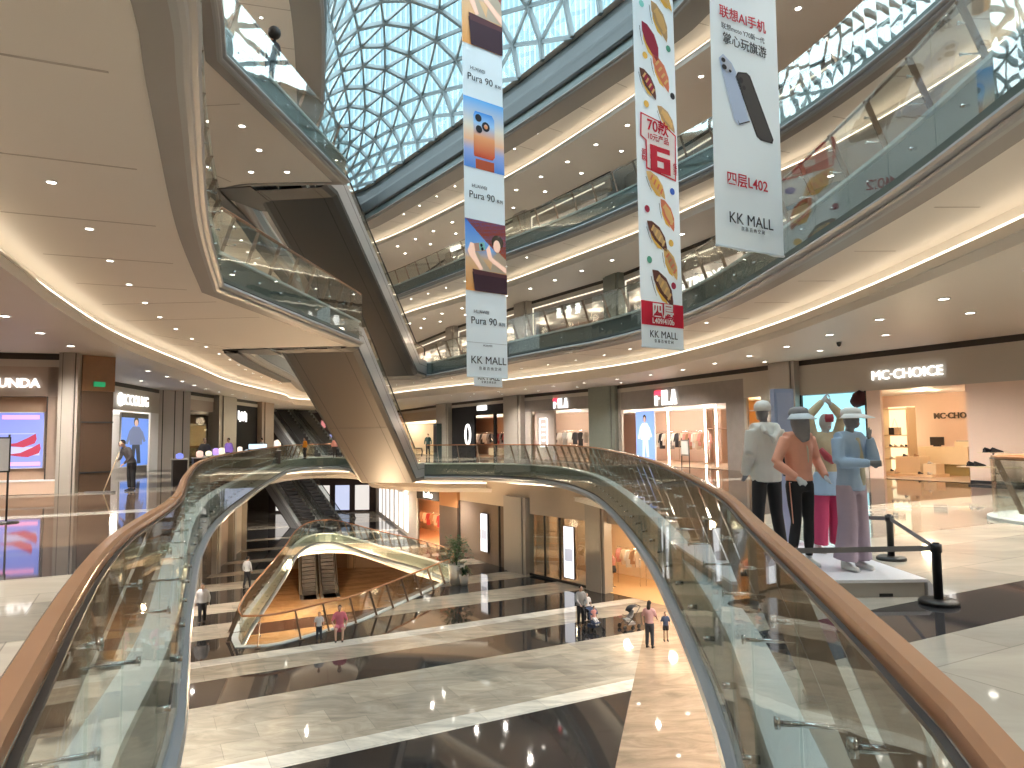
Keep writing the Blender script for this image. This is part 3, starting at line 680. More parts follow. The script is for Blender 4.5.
# shoe shop interior
SHELFL = emis('shelf_back_glow', (1, .85, .55), 1.0); SHW = mat('shelf_board', (.75, .6, .4), .5)
uS0 = L.ux(885, 436, 3.3); uS1 = L.ux(911, 436, 3.3)
uC0, uC1 = L.ux(922, 436, 3.4), L.ux(972, 436, 3.4)
sh = L.empty('shelf_unit', 'lit cream wall shelving with shoes and a bag inside the shoe shop', 'shelf', (uS0+uS1)/2, 3.3, 0)
mb = MB(); wS = uS1-uS0; mb.box((0, .3, 1.3), (wS, .06, 2.5), SHELFL); mb.build('glowing_back', sh)
for i, z in enumerate((.06, .55, 1.0, 1.45, 2.45)): MB().box((0, .05, z), (wS, .5, .04), SHW).build('shelf', sh)
mb = MB(); [mb.box((s*wS/2, .05, 1.25), (.05, .52, 2.5), SHW) for s in (-1, 1)]; mb.build('side_panel', sh)
def shoe(p, rz, m, s=1.0, label='', group='shoes on display', heel=0.0):
    mb = MB(); rings = []
    for x, w_, h0, h1 in ((-.13, .03, .0, .085), (-.11, .036, 0, .1), (-.05, .036, 0, .085), (.03, .04, 0, .06), (.09, .045, 0, .045), (.13, .036, 0, .03), (.145, .012, 0, .02)):
        rings.append([(x, -w_, h0), (x, -w_*.9, h1*.7), (x, 0, h1), (x, w_*.9, h1*.7), (x, w_, h0)])
    vs = [Vector(v)*s for r in rings for v in r]; fs = []
    for i in range(len(rings)-1):
        for j in range(5): fs.append((i*5+j, i*5+(j+1) % 5, i*5+5+(j+1) % 5, i*5+5+j))
    fs += [(0, 1, 2, 3, 4), tuple(range(len(vs)-5, len(vs)))[::-1]]
    mb.add(vs, fs, m, True); mb.box((-.0*s, 0, .006*s), (.27*s, .075*s, .014*s), BLACK)
    o = mb.build('shoe'); o.location = p; o.rotation_euler = (0, 0, rz); return tag(o, label, 'shoe', group)
for i, (du, z, m) in enumerate(((.3, 1.02, 5), (.55, 1.02, 4), (.9, 1.02, 7), (1.15, 1.02, 1), (.3, .57, 0), (.7, .57, 7), (1.1, .57, 1), (.3, .08, 1), (.55, .08, 0))):
    shoe(L.p(uS0+du*(uS1-uS0)/1.4, 3.3, z), L.rz+1.9, GAR[m], 1.0, '%s shoe, %s counted along the lit shelves of the shoe shop' % (CLN[m], ORD[i]), 'shoes on the lit shop shelves')
hb = L.empty('handbag', 'dark and cream handbag with thin strap on the lit shelf', 'handbag', uS0+.42, 3.3, 1.47)
MB().box((0, 0, .14), (.42, .14, .28), GAR[1]).box((.12, -.01, .14), (.2, .14, .26), GAR[4]).build('body', hb)
MB().tube([(-.12, 0, .27), (0, 0, .62), (.12, 0, .27)], .008, GAR[4], 5).build('strap', hb)
ds = L.empty('display_plinth', 'low cream stepped plinth for shoes in the shop doorway', 'plinth', L.ux(915, 436, 2.2), 2.2, 0)
MB().box((0, 0, .05), (1.7, 1.0, .1), SHW).build('base', ds); MB().box((-.2, .1, .4), (.9, .6, .6), CREAMW).build('upper_block', ds); MB().box((.55, .1, .28), (.45, .5, .36), CREAMW).build('side_block', ds)
for i, (a, b_, z) in enumerate(((-.4, 0, .7), (-.05, .1, .7), (.5, 0, .46), (.35, -.35, .1), (.65, -.3, .1), (-.5, -.35, .1))):
    shoe(L.p(L.ux(915, 436, 2.2)+a, 2.2+b_, z), L.rz+1.7, GAR[(1, 7, 0, 1, 0, 4)[i]], 1, '%s shoe, %s of six on the plinth in the shop doorway' % (CLN[(1, 7, 0, 1, 0, 4)[i]], ORD[i]), 'shoes on the doorway plinth')
ct = L.empty('cash_counter', 'cream sales counter with olive plinth at the back of the shoe shop', 'counter', (uC0+uC1)/2, 3.4, 0)
MB().box((0, 0, .72), (uC1-uC0, .6, .62), CREAMW).build('worktop', ct); MB().box((0, .05, .2), (uC1-uC0-.1, .5, .42), mat('olive_base', (.3, .24, .1), .6)).build('plinth', ct)
mo = L.empty('monitor', 'black computer monitor on the shoe shop counter', 'monitor', uC0+.55, 3.4, 1.03); MB().box((0, 0, .2), (.5, .04, .3), BLACK).build('screen', mo); MB().box((0, 0, .03), (.2, .15, .05), BLACK).build('stand', mo)
tb = L.empty('printer', 'small pale printer on the counter beside the monitor', 'printer', uC0+1.5, 3.4, 1.03); MB().box((0, 0, .1), (.5, .3, .18), CREAMW).build('body', tb); MB().box((0, -.02, .2), (.4, .2, .03), GAR[3]).build('lid', tb)
# ---------------------------------------------------------------- right wall between column and far shops
L = Loc(*B_, 0)
xs = [L.ux(x) for x in (612, 622, 727, 745, 777)]
topslot(L, 0, L.L); facade(L, xs[3], L.L, 3.1, ZC-.42, WALLG); facade(L, L.ux(762), L.L, 0, 3.1, WALLG); facade(L, xs[3], L.ux(747.5), 0, 3.1, COLM)
uc = Loc(*B_, 0)
lit_room(L, L.ux(748), L.ux(775), 2.4, 3.1, mat('amber_wall', (.75, .52, .25), .6), 35, (1, .8, .5), WARMF)
FIL = mat('fluted_grey_fascia', (.27, .245, .23), .45, noise=.15, scale=3, bump=.4)
facade(L, xs[0], xs[1], 0, ZC-.42, COLM); facade(L, xs[1], xs[3], 2.95, ZC-.42, FIL); facade(L, xs[2], xs[3], 0, 2.95, FIL)
SPW = mat('sports_shop_wall', (.62, .48, .40), .6)
lit_room(L, xs[1], xs[2], 5, 2.95, SPW, 130, (1, .86, .72), WARMF)
def logo4(L, u, z, s, label, cut=True):
    """four block letters; the first one has a red top bar"""
    root = L.empty('shop_sign', label, 'sign', u, -.08, z)
    def bx(n, m, rects):
        mb = MB()
        for a0, a1, b0, b1 in rects: mb.box(((a0+a1)/2*s, 0, (b0+b1)/2*s), ((a1-a0)*s, .06, (b1-b0)*s), m)
        mb.build(n, root)
    bx('letter_f_bar', SIGNR, [(-1.15, -.48, .22, .5)])
    bx('letter_f_stem', SIGNW, [(-1.15, -.9, -.5, .18), (-.9, -.68, -.1, .06)])
    bx('letter_i', SIGNW, [(-.34, -.12, -.5, .5)]); bx('letter_l', SIGNW, [(.03, .25, -.5, .5), (.25, .52, -.5, -.3)])
    mb = MB(); vs = [Vector(v)*s for v in [(.62, -.03, -.5), (.84, -.03, .5), (1.06, -.03, .5), (1.28, -.03, -.5), (1.05, -.03, -.5), (.95, -.03, .2), (.85, -.03, -.5)]]
    n = len(vs); vs2 = [v+Vector((0, .06, 0)) for v in vs]
    mb.add(vs+vs2, [(0, 1, 5, 6), (1, 2, 5), (2, 3, 4, 5)]+[(k, (k+1) % n, n+(k+1) % n, n+k) for k in range(n)], SIGNW)
    mb.build('letter_a', root); return root
logo4(L, L.ux(666, 396), 3.42, .74, 'illuminated FILA sign over the larger sports shop, nearer the mannequins')
def lightbox(L, u, w_, z0, z1, v, label, paint, name='light_box', es=1.6, frame=WHITE):
    r = L.empty(name, label, 'light box', u, v, z0); h = z1-z0
    MB().box((0, .04, h/2), (w_+.06, .08, h+.06), frame).build('frame', r)
    paint(r, w_, h, es); return r
def fig(mb, x, y, s, cloth, legs, skin=(.5, .33, .25), hair=(.02, .015, .01), e=1.0, xs=1.0):
    """a flat printed figure for a poster"""
    C_ = emis('print_%02d%02d%02d' % tuple(int(c*99) for c in cloth), cloth, e); S_ = emis('print_skin', skin, e); Hh = emis('print_hair', hair, e); Lg = emis('print_%02d%02d%02d' % tuple(int(c*99) for c in legs), legs, e)
    def poly(pts, m, yy=-.004): mb.add([(x+a*s*xs, yy*2-.006, y+b*s) for a, b in pts], [tuple(range(len(pts)))], m)
    def ell(cx, cz, rx, rz, m, yy): poly([(cx+rx*math.cos(k*PI/6), cz+rz*math.sin(k*PI/6)) for k in range(12)], m, yy)
    poly([(-.13, .0), (-.1, .48), (.12, .48), (.16, 0), (.06, 0), (0, .35), (-.04, 0)], Lg)
    poly([(-.18, .42), (-.2, .72), (-.1, .82), (.1, .82), (.2, .7), (.19, .42)], C_, -.006)
    poly([(-.2, .72), (-.3, .45), (-.24, .43), (-.12, .68)], C_, -.007); poly([(.2, .72), (.3, .5), (.24, .47), (.12, .68)], C_, -.007)
    ell(0, .93, .075, .1, Hh, -.006); ell(0, .9, .055, .075, S_, -.008)
def paint_fila(r, w_, h, es):
    mb = MB(); mb.box((0, 0, h/2), (w_, .01, h), emis('poster_blue', (.25, .4, .85), 1.0)); mb.build('backdrop', r)
    mb = MB(); fig(mb, -.0, h*.1, h*.82, (.75, .78, .9), (.6, .65, .85), e=1.1); mb.build('printed_figure', r)
lightbox(L, L.ux(642), L.ux(651)-L.ux(633), .15, 2.8, .2, 'tall blue lit fashion poster at the left of the larger sports shop', paint_fila)
STRL = emis('shop_light_strip', (1, .9, .75), 7)
for x, nm_ in ((668, 'left'), (705, 'middle'), (716, 'right')):
    mb = MB(); v_ = 3 if x == 705 else .3; u = L.ux(x, 436, v_); L.box(mb, u-.03, u+.03, v_, v_+.06, .1, 2.9, STRL); tag(mb.build('light_strip'), 'thin vertical light line inside the larger sports shop, the %s one' % nm_, 'light strip', 'vertical light lines of the larger sports shop')
for k in range(6):
    mb = MB()
u0, u1 = L.ux(655), L.ux(715)
u0 = L.ux(655, 436, 3.4); u1 = L.ux(712, 436, 3.4)
rack(L, u0, u0+(u1-u0)*.45, 3.4, 1.75, 8, (3, 0, 1, 0, 4), 'larger sports shop, left half'); rack(L, u0+(u1-u0)*.55, u1, 3.2, 1.75, 9, (4, 2, 7, 2, 0), 'larger sports shop, right half')
# shelf wall niches
mb = MB()
for k in range(7): u = xs[1]+1.5+(xs[2]-xs[1]-1.7)*k/6; L.box(mb, u-.03, u+.03, 4.6, 5, 0, 2.9, mat('niche_wood', (.4, .28, .2), .5))
L.box(mb, xs[1]+1.5, xs[2], 4.55, 5, 1.85, 1.9, mat('niche_wood', (.4, .28, .2), .5)); tag(mb.build('wall_shelving'), 'wooden wall shelving at the back of the larger sports shop', 'shelf')
sl = L.empty('sandwich_board', 'black easel sign standing in front of the larger sports shop', 'sign stand', L.ux(690), -.3, 0)
MB().box((0, 0, .95), (.6, .04, .75), GAR[3]).box((0, -.03, .95), (.5, .02, .62), WHITE).build('board', sl)
for s in (-1, 1): MB().bar((s*.3, 0, 0), (s*.27, 0, 1.4), .03, .03, BLACK).build('leg', sl)
L2_ = L
# column and far shops
L = Loc(*C_, 0)
a, b, c_, d_ = [L.ux(x) for x in (524.5, 531, 589, 593)]
column(L, d_, L.L+.25, m=mat('green_grey_column', (.2, .22, .19), .3, .1, noise=.1), dep=.3); topslot(L, 0, d_); facade(L, 0, L.L, 3.2, ZC-.42, FIL)
facade(L, 0, b, 0, 3.2, COLM); lit_room(L, b, c_, 5, 3.2, SPW, 120, (1, .9, .74), WARMF)
logo4(L, L.ux(561, 402), 3.6, .6, 'illuminated FILA sign over the smaller sports shop, left of the green-grey column')
facade(L, b, L.ux(551), 0, 3.2, mat('pale_entry_wall', (.55, .47, .42), .5), v=.3)
rr = L.empty('glowing_frame_sign', 'white glowing rounded frame with marks inside the smaller sports shop entrance', 'sign', L.ux(541), .2, .9)
MB().tube([(-.35, 0, 0), (-.4, 0, .1), (-.4, 0, 1.7), (-.35, 0, 1.8), (.35, 0, 1.8), (.4, 0, 1.7), (.4, 0, .1), (.35, 0, 0)], .05, SIGNW, 6, closed=True).build('outline', rr)
mb = MB(); [mb.box((0, 0, z), (.3, .04, .12), SIGNW) for z in (.4, .75, 1.1, 1.4)]; mb.build('marks', rr)
rack(L, L.ux(554, 436, 2.6), L.ux(587, 436, 2.6), 2.6, 1.9, 7, (1, 0, 3, 0, 1), 'smaller sports shop')
# black shop and cream shop
L = Loc(*D_, 0)
q = [L.ux(x) for x in (440, 452, 508, 524)]
column(L, q[0], q[1]); column(L, q[2], L.L+.2); topslot(L, q[1], q[2]); 
BLKF = mat('black_facade', (.008, .008, .01), .7, spec=.2); facade(L, q[1], q[2], 3.2, ZC-.42, BLKF); facade(L, q[1], L.ux(473), 0, 3.2, BLKF)
lit_room(L, L.ux(473), q[2]-.2, 5, 3.2, mat('brown_shop_wall', (.35, .2, .12), .6), 90, (1, .8, .6), WARMF)
mb = MB(); L.box(mb, L.ux(473), L.ux(475), -.05, .1, 0, 3.2, BLKF); L.box(mb, L.ux(494), L.ux(496), -.05, .1, 0, 3.2, BLKF); mb.build('door_1', kind='structure')
t = L.text('bosideng', .55, SIGNW, L.ux(483.5, 410), -.08, 3.65, bold=.05, name='shop_sign', xs=.9) if False else None
o = MB().box((0, 0, 0), (1.55, .06, .36), SIGNW).build('shop_sign'); o.location = L.p(L.ux(483), -.08, 3.72); o.rotation_euler = (0, 0, L.rz); tag(o, 'white glowing strip sign on the black shop front', 'sign')
o = MB().tube([(.42*math.cos(k*PI/8), 0, .75*math.sin(k*PI/8)) for k in range(16)], .09, SIGNW, 6, closed=True).build('ring_lamp'); o.location = L.p(L.ux(469.5), -.15, 1.75); o.rotation_euler = (0, 0, L.rz); tag(o, 'oval glowing ring at the black shop entrance', 'lamp')
rack(L, L.ux(477, 436, 2.4), L.ux(492, 436, 2.4), 2.4, 1.9, 7, (0, 3, 1, 0), 'black shop, middle'); rack(L, L.ux(497, 436, 2.4), L.ux(506, 436, 2.4), 2.4, 1.9, 5, (1, 6, 3), 'black shop, right')
tbx = L.empty('display_table', 'wooden display table inside the black shop', 'table', L.ux(485), 1.2, 0); MB().box((0, 0, .45), (2, .8, .5), SHW).build('top_block', tbx); MB().box((0, 0, .1), (1.8, .7, .2), GAR[7]).build('plinth', tbx)
kb = L.empty('dark_kiosk', 'tall dark green cabinet at the column beside the black shop', 'cabinet', L.ux(444.5), -.6, 0); MB().box((0, 0, 1.35), (.75, .5, 2.7), mat('dark_green', (.03, .05, .05), .3)).build('body', kb); MB().box((0, -.26, 1.4), (.6, .02, 2.2), BLACK).build('door_panel', kb)
L = Loc(*E_, 0)
topslot(L, 0, L.L); facade(L, 0, L.L, 3.1, ZC-.42, mat('tan_fascia', (.45, .36, .27), .5)); lit_room(L, .3, L.L-.1, 6, 3.1, CREAMW, 130, (1, .88, .6), WARMF)
MB2 = L
for k in range(5): mb = MB(); L.box(mb, L.L-.4-2.2*k, L.L-.5-2.2*k, 5.6, 5.7, .3, 2.9, STRL); tag(mb.build('light_strip'), 'vertical light line in the far cream shop, %s from the right' % ORD[k], 'light strip', 'light lines of the far cream shop')
t = L.text('HEEEN', .35, mat('dark_letters', (.1, .07, .05), .5), L.L-3.2, -.06, 3.4, name='shop_sign') if False else None
# ---------------------------------------------------------------- left side of the near floor
LN = 'wall_left'
LEFTW = mat('brown_stone_wall', (.34, .26, .21), .4, noise=.08, scale=1.2)
L = Loc((-19.5, 20.0), (-13.65, 22.1), 0)
topslot(L, 0, L.L, LN); facade(L, 0, L.L, 3.0, ZC-.42, mat('tan_header', (.42, .34, .28), .5), name=LN)
facade(L, 0, L.ux(44), 0, 3.0, mat('peach_wall', (.6, .42, .3), .5), v=.35, name=LN); facade(L, L.ux(46), L.ux(60), 0, ZC-.2, LEFTW, v=.0, name=LN)
column(L, L.ux(60), L.L, dep=.4)
t = L.text('LE SAUNDA', .38, SIGNW, L.ux(2, 379), -.06, 3.4, bold=.03, name='shop_sign'); tag(t, 'warm white LE SAUNDA letters at the left edge', 'sign')
def paint_shoe(r, w_, h, es):
    MB().box((0, 0, h/2), (w_, .01, h), emis('poster_lilac', (.22, .27, .75), .95)).build('backdrop', r)
    mb = MB(); mb.box((0, -.008, h*.07), (w_*.9, .004, h*.06), emis('poster_pink', (.9, .35, .6), 1.2)); mb.box((0, -.008, h*.92), (w_*.8, .004, h*.07), emis('poster_pink', (.9, .35, .6), 1.2))
    mb.box((-w_*.1, -.008, h*.62), (w_*.85, .004, h*.02), emis('poster_grey', (.35, .4, .6), 1)); mb.box((.1, -.008, h*.3), (w_*.7, .004, h*.16), emis('poster_pale', (.45, .47, .75), .9)); mb.build('printed_bands', r)
    mb = MB()
    for dx, dz, m in ((0, .42, 'a'), (.12, .24, 'b')):
        pts = [(-.5, .0), (-.1, .03), (.2, .12), (.42, .2), (.45, .1), (.4, .02), (.1, -.05), (-.2, -.03)]
        mb.add([((a+dx)*w_*.8, -.012, h*(dz+b)) for a, b in pts], [tuple(range(len(pts)))], emis('print_maroon', (.4, .04, .08), .9))
    mb.build('printed_shoes', r)
LB = L
lightbox(L, (L.ux(-6)+L.ux(41))/2, L.ux(41)-L.ux(-6), .8, 2.5, .25, 'glowing lilac shoe poster on the far left wall', paint_shoe)
b = L.empty('display_bench', 'pale low display bench under the shoe poster', 'bench', L.ux(18), -.1, 0); MB().box((0, 0, .2), (2.2, .5, .38), mat('peach_panel', (.7, .5, .38), .5)).build('body', b); MB().box((0, 0, .41), (2.26, .56, .04), WHITE).build('top', b)
mb = MB(); L.box(mb, L.ux(45.5), L.ux(47), -.02, .02, 0, 3, SLOT); mb.build('trim_20', kind='structure')
# red-brown fire cabinet box with exit sign
L = Loc((-13.65, 22.15), (-13.1, 22.95), 0)
fb = L.empty('service_cabinet', 'tall brown cabinet tower with green exit light near the left wall', 'cabinet', L.L/2, 0, 0)
MB().box((0, .3, 1.6), (.97, .6, 3.2), mat('bronze_panel', (.13, .085, .06), .25, .3)).build('lower_body', fb); MB().box((0, .28, 3.77), (1.0, .66, 1.14), mat('red_brown_wood', (.24, .125, .06), .35, noise=.1)).build('upper_box', fb)
MB().box((0, -.02, 2.2), (.97, .04, .05), DARK).build('upper_joint', fb); MB().box((0, -.02, .6), (.97, .04, .05), DARK).build('lower_joint', fb)
EXITG = emis('exit_green', (.02, .4, .16), .5)
es_ = MB().box((0, 0, 0), (.34, .05, .16), EXITG).build('exit_sign'); es_.location = L.p(L.L*.5, -.09, 3.42); es_.rotation_euler = (0, 0, L.rz); tag(es_, 'small green exit light at the top of the brown cabinet', 'sign')
L = Loc((-18.3, 31.2), (-19.3, 38.2), 0)
# seen from the atrium this wall runs left (near) to right (far)
col0, r0_, r1_, pc0, pc1 = [L.ux(x) for x in (104, 114, 149, 112, 156)]
topslot(L, 0, L.L, LN); facade(L, 0, L.L, 3.05, ZC-.42, WALLG, name=LN); facade(L, L.ux(150), L.L+.2, 0, 3.05, WHITE, name=LN)
lit_room(L, 0.3, L.ux(150), 3, 3.05, mat('white_shop', (.7, .68, .66), .5), 60, (1, .93, .86), side='left')
t = L.text('RICCOLUG', .72, SIGNW, L.ux(134, 399), -.06, 3.55, bold=.0, name='shop_sign'); tag(t, 'white glowing letters RICCOLUG on the left wall fascia', 'sign')
ob = MB().tube([(.28*math.cos(k*PI/8), 0, .28*math.sin(k*PI/8)) for k in range(14)], .05, SIGNW, 6).build('round_logo'); ob.location = L.p(L.ux(118), -.08, 3.55); ob.rotation_euler = (0, 0, L.rz); tag(ob, 'round glowing emblem left of the fascia letters', 'sign')
def paint_man(r, w_, h, es):
    MB().box((0, 0, h/2), (w_, .01, h), emis('poster_sky', (.12, .24, .66), .9)).box((0, -.004, h*.955), (w_, .01, h*.09), BLACK).build('backdrop', r)
    mb = MB(); fig(mb, .05, h*.04, h*.86, (.12, .15, .26), (.02, .025, .04), e=.8, xs=1.9); mb.build('printed_figure', r)
lightbox(L, (L.ux(120)+L.ux(147))/2, L.ux(147)-L.ux(120), .35, 2.95, -.05, 'blue lit fashion poster with one figure behind the sweeping cleaner', paint_man)
L = Loc((-19.3, 38.2), (-18.4, 39.6), 0)
facade(L, -.3, L.L+.2, 0, ZC, COLM, name=LN); mb = MB(); [L.box(mb, u_, u_+.05, -.01, .02, 0, ZC, SLOT) for u_ in (.2, .9, 1.4)]; mb.build('trim_23', kind='structure')
L = Loc((-18.4, 39.6), (-18.9, 53), 0)
q = [L.ux(x) for x in (180, 213, 231, 257, 268)]; topslot(L, 0, L.L, LN)
BRG = mat('brown_tinted_wall', (.16, .115, .085), .2, .1, noise=.1)
facade(L, 0, q[1], 3.3, ZC-.42, LEFTW, name=LN); lit_room(L, .1, q[1], 3, 3.3, BRG, 18, (1, .75, .5), side='left')
column(L, q[1], q[2]); column(L, q[3], q[4]+.3, m=LEFTW)
mb = MB(); L.box(mb, q[2], q[3], 0, .1, 0, ZC-.42, BLKF); mb.build(LN, kind='structure')
t = L.text('MUJJ', .6, SIGNW, L.ux(241, 413), -.06, 3.1, bold=.04, name='shop_sign') if False else None
rt_ = L.empty('shop_sign', 'small glowing irregular letters on the black shop front at left', 'sign', L.ux(241), -.08, 3.15)
mb = MB(); [mb.box((-.75+.3*k, 0, (.1, -.05, .05, 0, .08, -.04)[k]), (.17, .05, .6), SIGNW) for k in range(6)]; mb.build('letters', rt_)
for k, (x, y_) in enumerate(((193, 421), (199, 421), (205, 421))):
    lp = L.empty('pendant_lamp', 'hanging globe lamp in the brown glass shop, %s of three' % ('left', 'middle', 'right')[k], 'lamp', L.ux(x), 1.2, 2.1)
    MB().lathe([(.02, .2), (.14, .12), (.18, 0), (.14, -.12), (.03, -.18)], emis('globe', (1, .8, .7), 1.2), n=12).build('globe', lp); MB().tube([(0, 0, .18), (0, 0, 1.2)], .012, BLACK, 5).build('cord', lp)
gl = MB(); L.box(gl, .1, q[1], .02, .05, 0, 3.3, SHOPG); gl.build('window_1', kind='structure')
# far left behind the escalators
L = Loc((-18.9, 53), (-29, 68), 0)
PURP = mat('mauve_column', (.36, .27, .33), .3, .2, noise=.05); column(L, 0, 1.6, m=PURP)
mb = MB(); L.box(mb, 1.6, L.L, 0, .1, 0, ZC, mat('dark_end_wall', (.07, .045, .04), .4)); mb.build(LN, kind='structure')
L = Loc((-29, 75), (-12.5, 75), 0)
mb = MB(); L.box(mb, 0, L.L, 0, .1, 0, ZC, mat('dark_end_wall', (.07, .045, .04), .4)); mb.build('wall_back', kind='structure')
for k in range(16):
    mb = MB(); L.box(mb, .4+.68*k, .85+.68*k, -.06, -.02, .7+(k*37 % 5)*.5, 1.5+(k*37 % 5)*.5, emis('far_screen_%d' % (k % 3), ((.9, .3, .3), (.5, .5, 1), (1, .8, .6))[k % 3], 1.2))
    tag(mb.build('far_screen'), 'small %s lit panel, %s from the left on the far wall behind the escalators' % (('red', 'blue', 'cream')[k % 3], ORD[k]), 'screen', 'coloured panels on the far wall')
# ================================================================ downlights in the ceilings, and added lamps without fixtures
def along(poly, s, step, start=0):
    q = offs(poly, s, True); q = q+[q[0]]; acc = start; out = []
    for a, b in zip(q[:-1], q[1:]):
        d = (b-a).length
        while acc < d: out.append(a.lerp(b, acc/d)); acc += step
        acc -= d
    return out
LVN = {0: 'lowest', 1: 'near floor', 2: 'first balcony', 3: 'second balcony'}
spots = {}
for k in (0, 1, 2, 3):
    V = VOID[k]; F = V['F']; cp = V['cp']; zo = F-1.85; n = 0
    for s, st in ((1.3, 2.6), (3.0, 3.6)):
        for p in along(cp, s, st, s):
            if not in_hall(p) or p.y < (-5 if k < 2 else 2): continue
            n += 1; x, y = proj((p.x, p.y, zo))
            if n % 2 == 0 and p.y < 62 and in_hall(p, 1.8): lamp((p.x, p.y, zo-.12), 190, (1, .92, .82), .08, spot=2.6)  # unseen ones at lower left and behind the view are added to brighten soffits
            if -30 < x < 1054 and -30 < y < 620 and p.y < 60 and not (k == 0 and p.x < -3 and p.y < 40): spots.setdefault((k, 'inner' if s < 2 else 'outer', 'left' if p.x < -6 else 'right'), []).append((p, zo, 1.25))
    if k > 0:
        for p in along(cp, -1.1, 2.3, 1.0):
            if p.y > 50 or p.y < 3 or inside(p, offs(PATHS[k], .8, True)): continue
            x, y = proj((p.x, p.y, F-1.0))
            if -30 < x < 1054 and -30 < y < 620: spots.setdefault((k, 'edge', 'left' if p.x < -6 else 'right'), []).append((p, F-1.0, .75))
CEILN = {0: 'ceiling two floors below the glass roof base', 1: 'ceiling over the near floor', 2: 'ceiling over the first balcony', 3: 'top ceiling under the roof edge'}
CEILN[0] = 'ceiling of the lower floor'
for (k, row, side), lst in spots.items():
    lst.sort(key=lambda q: q[0].y)
    for i, (p, z, sc_) in enumerate(lst):
        o = downlight(p, z, sc_, group='downlights, %s row, %s part of the %s' % (row, side, CEILN[k]))
        o['label'] = '%s downlight from the near end, %s row, %s side, %s' % (ORD[min(i, len(ORD)-1)], row, side, CEILN[k])
for k, (x, y) in enumerate(((242, 126), (259, 150), (251, 172), (287, 172))):
    q = PZ(x, y, 11.4); o = downlight(q.to_2d(), 11.4, 1.1, group='four downlights above the upper escalator'); o['label'] = '%s of four downlights in the soffit above the upper escalator' % ORD[k]
# basement lighting
for p in ((-14, 36), (-9, 46), (-16, 56), (-6, 36)): lamp((p[0], p[1], -8.2), 420, (1, .7, .42), .3)
# ================================================================ lower floor shops (seen below the near slab)
F1 = -6.2
WIN = mat('warm_curtain', (.62, .42, .25), .6, noise=.25, scale=6); PALEP = mat('pale_panel', (.55, .47, .38), .4, noise=.04)
L = Loc((.9, 40.0), (11, 27.3), F1)
q = {x: L.ux(x, 560) for x in (527, 545, 560, 566, 576, 589, 608, 690, 720)}
facade(L, 0, L.L, 3.4, 5.0, PALEP); column(L, q[589], q[608], z1=4.3, dep=.25); column(L, -.6, q[527], z1=4.3, m=PALEP, dep=.1)
OR = mat('apricot_shop', (.8, .66, .5), .6)
lit_room(L, q[608], L.L, 4, 3.4, OR, 75, (1, .78, .52), mat('apricot_floor', (.8, .55, .3), .2))
lit_room(L, q[527], q[589], 3, 3.4, mat('cabinet_room', (.5, .36, .24), .6), 45, (1, .8, .55), WARMF)
mb = MB()
for u in (q[527], q[545], q[560], q[589]-.06): L.box(mb, u, u+.07, -.06, .02, 0, 3.4, SLOT)
L.box(mb, q[527], q[589], -.05, .03, .0, .12, SLOT); mb.build('trim_21', kind='structure')
gl = MB(); L.box(gl, q[527], q[589], -.02, .0, .1, 3.4, SHOPG); gl.build('window_2', kind='structure')
for k, u in enumerate((q[527]+.5, q[545]-.5, q[560]-.45)):
    o = MB()
    n = 12; o.add([(-.3+.6*i/n, .04*(i % 2), z) for z in (0.1, 3.3) for i in range(n+1)], [(i, i+1, n+2+i, n+1+i) for i in range(n)], WIN)
    o = o.build('curtain'); o.location = L.p(u, .5, 0); o.rotation_euler = (0, 0, L.rz); tag(o, 'amber pleated curtain, %s of three in the lower shop window' % ('left', 'middle', 'right')[k], 'curtain', 'curtains in the lower shop window')
def paint_white(r, w_, h, es):
    MB().box((0, 0, h/2), (w_, .01, h), emis('white_box_glow', (.95, .95, 1), 1.2)).build('lit_face', r); MB().box((0, -.01, h*.45), (w_*.8, .01, h*.25), emis('white_box_grey', (.45, .45, .5), 1)).build('printed_block', r)
lightbox(L, (q[566]+q[576])/2, .75, .35, 3.0, -.15, 'tall white lit sign box in the lower shop window nearest the warm shop', paint_white, frame=BLACK)
rack(L, L.ux(618, 570, 2.2), L.ux(640, 570, 2.2), 2.2, 1.9, 5, (2, 4, 0, 7, 4), 'warm lower shop'); rack(L, L.ux(646, 570, 2.6), L.ux(668, 570, 2.6), 2.6, 1.9, 6, (0, 4, 2, 7), 'warm lower shop, right')
for k, uu in enumerate((L.ux(613, 570, 1.2),)):
    mn = L.empty('dress_form', 'headless dress form in pink top and black skirt beside the rail', 'mannequin', uu, 1.2, 0)
    MB().lathe([(.02, .0), (.02, .85)], CHROME, n=8).lathe([(.15, 0), (.15, .02)], CHROME, n=14).build('stand', mn)
    MB().lathe([(.18, .75), (.2, .9), (.13, 1.1)], GAR[1], n=14, sy=.7).build('skirt', mn); MB().lathe([(.13, 1.08), (.17, 1.3), (.19, 1.45), (.06, 1.52), (.05, 1.6)], GAR[2], n=14, sy=.6).build('top', mn)
bt = L.empty('side_table', 'small gold framed table inside the warm lit lower shop', 'table', q[608]+3.8, .9, 0)
mb = MB(); [mb.bar((a*.4, b_*.25, 0), (a*.4, b_*.25, .6), .03, .03, mat('gold', (.8, .6, .25), .3, .8)) for a in (-1, 1) for b_ in (-1, 1)]; mb.build('frame', bt); MB().box((0, 0, .62), (.9, .6, .04), SHW).build('top', bt)
L = Loc((-7.2, 52.5), (.9, 40.0), F1)
q = {x: L.ux(x, 530) for x in (418, 442, 460, 481, 491, 500, 508, 524)}
facade(L, 0, L.L, 3.6, 5.0, PALEP); column(L, q[508], L.L, z1=4.3, dep=.3)
OW = mat('orange_shop', (.8, .6, .42), .6); lit_room(L, q[418], q[442], 4, 3.3, OW, 70, (1, .72, .44), mat('orange_floor', (.8, .45, .25), .2))
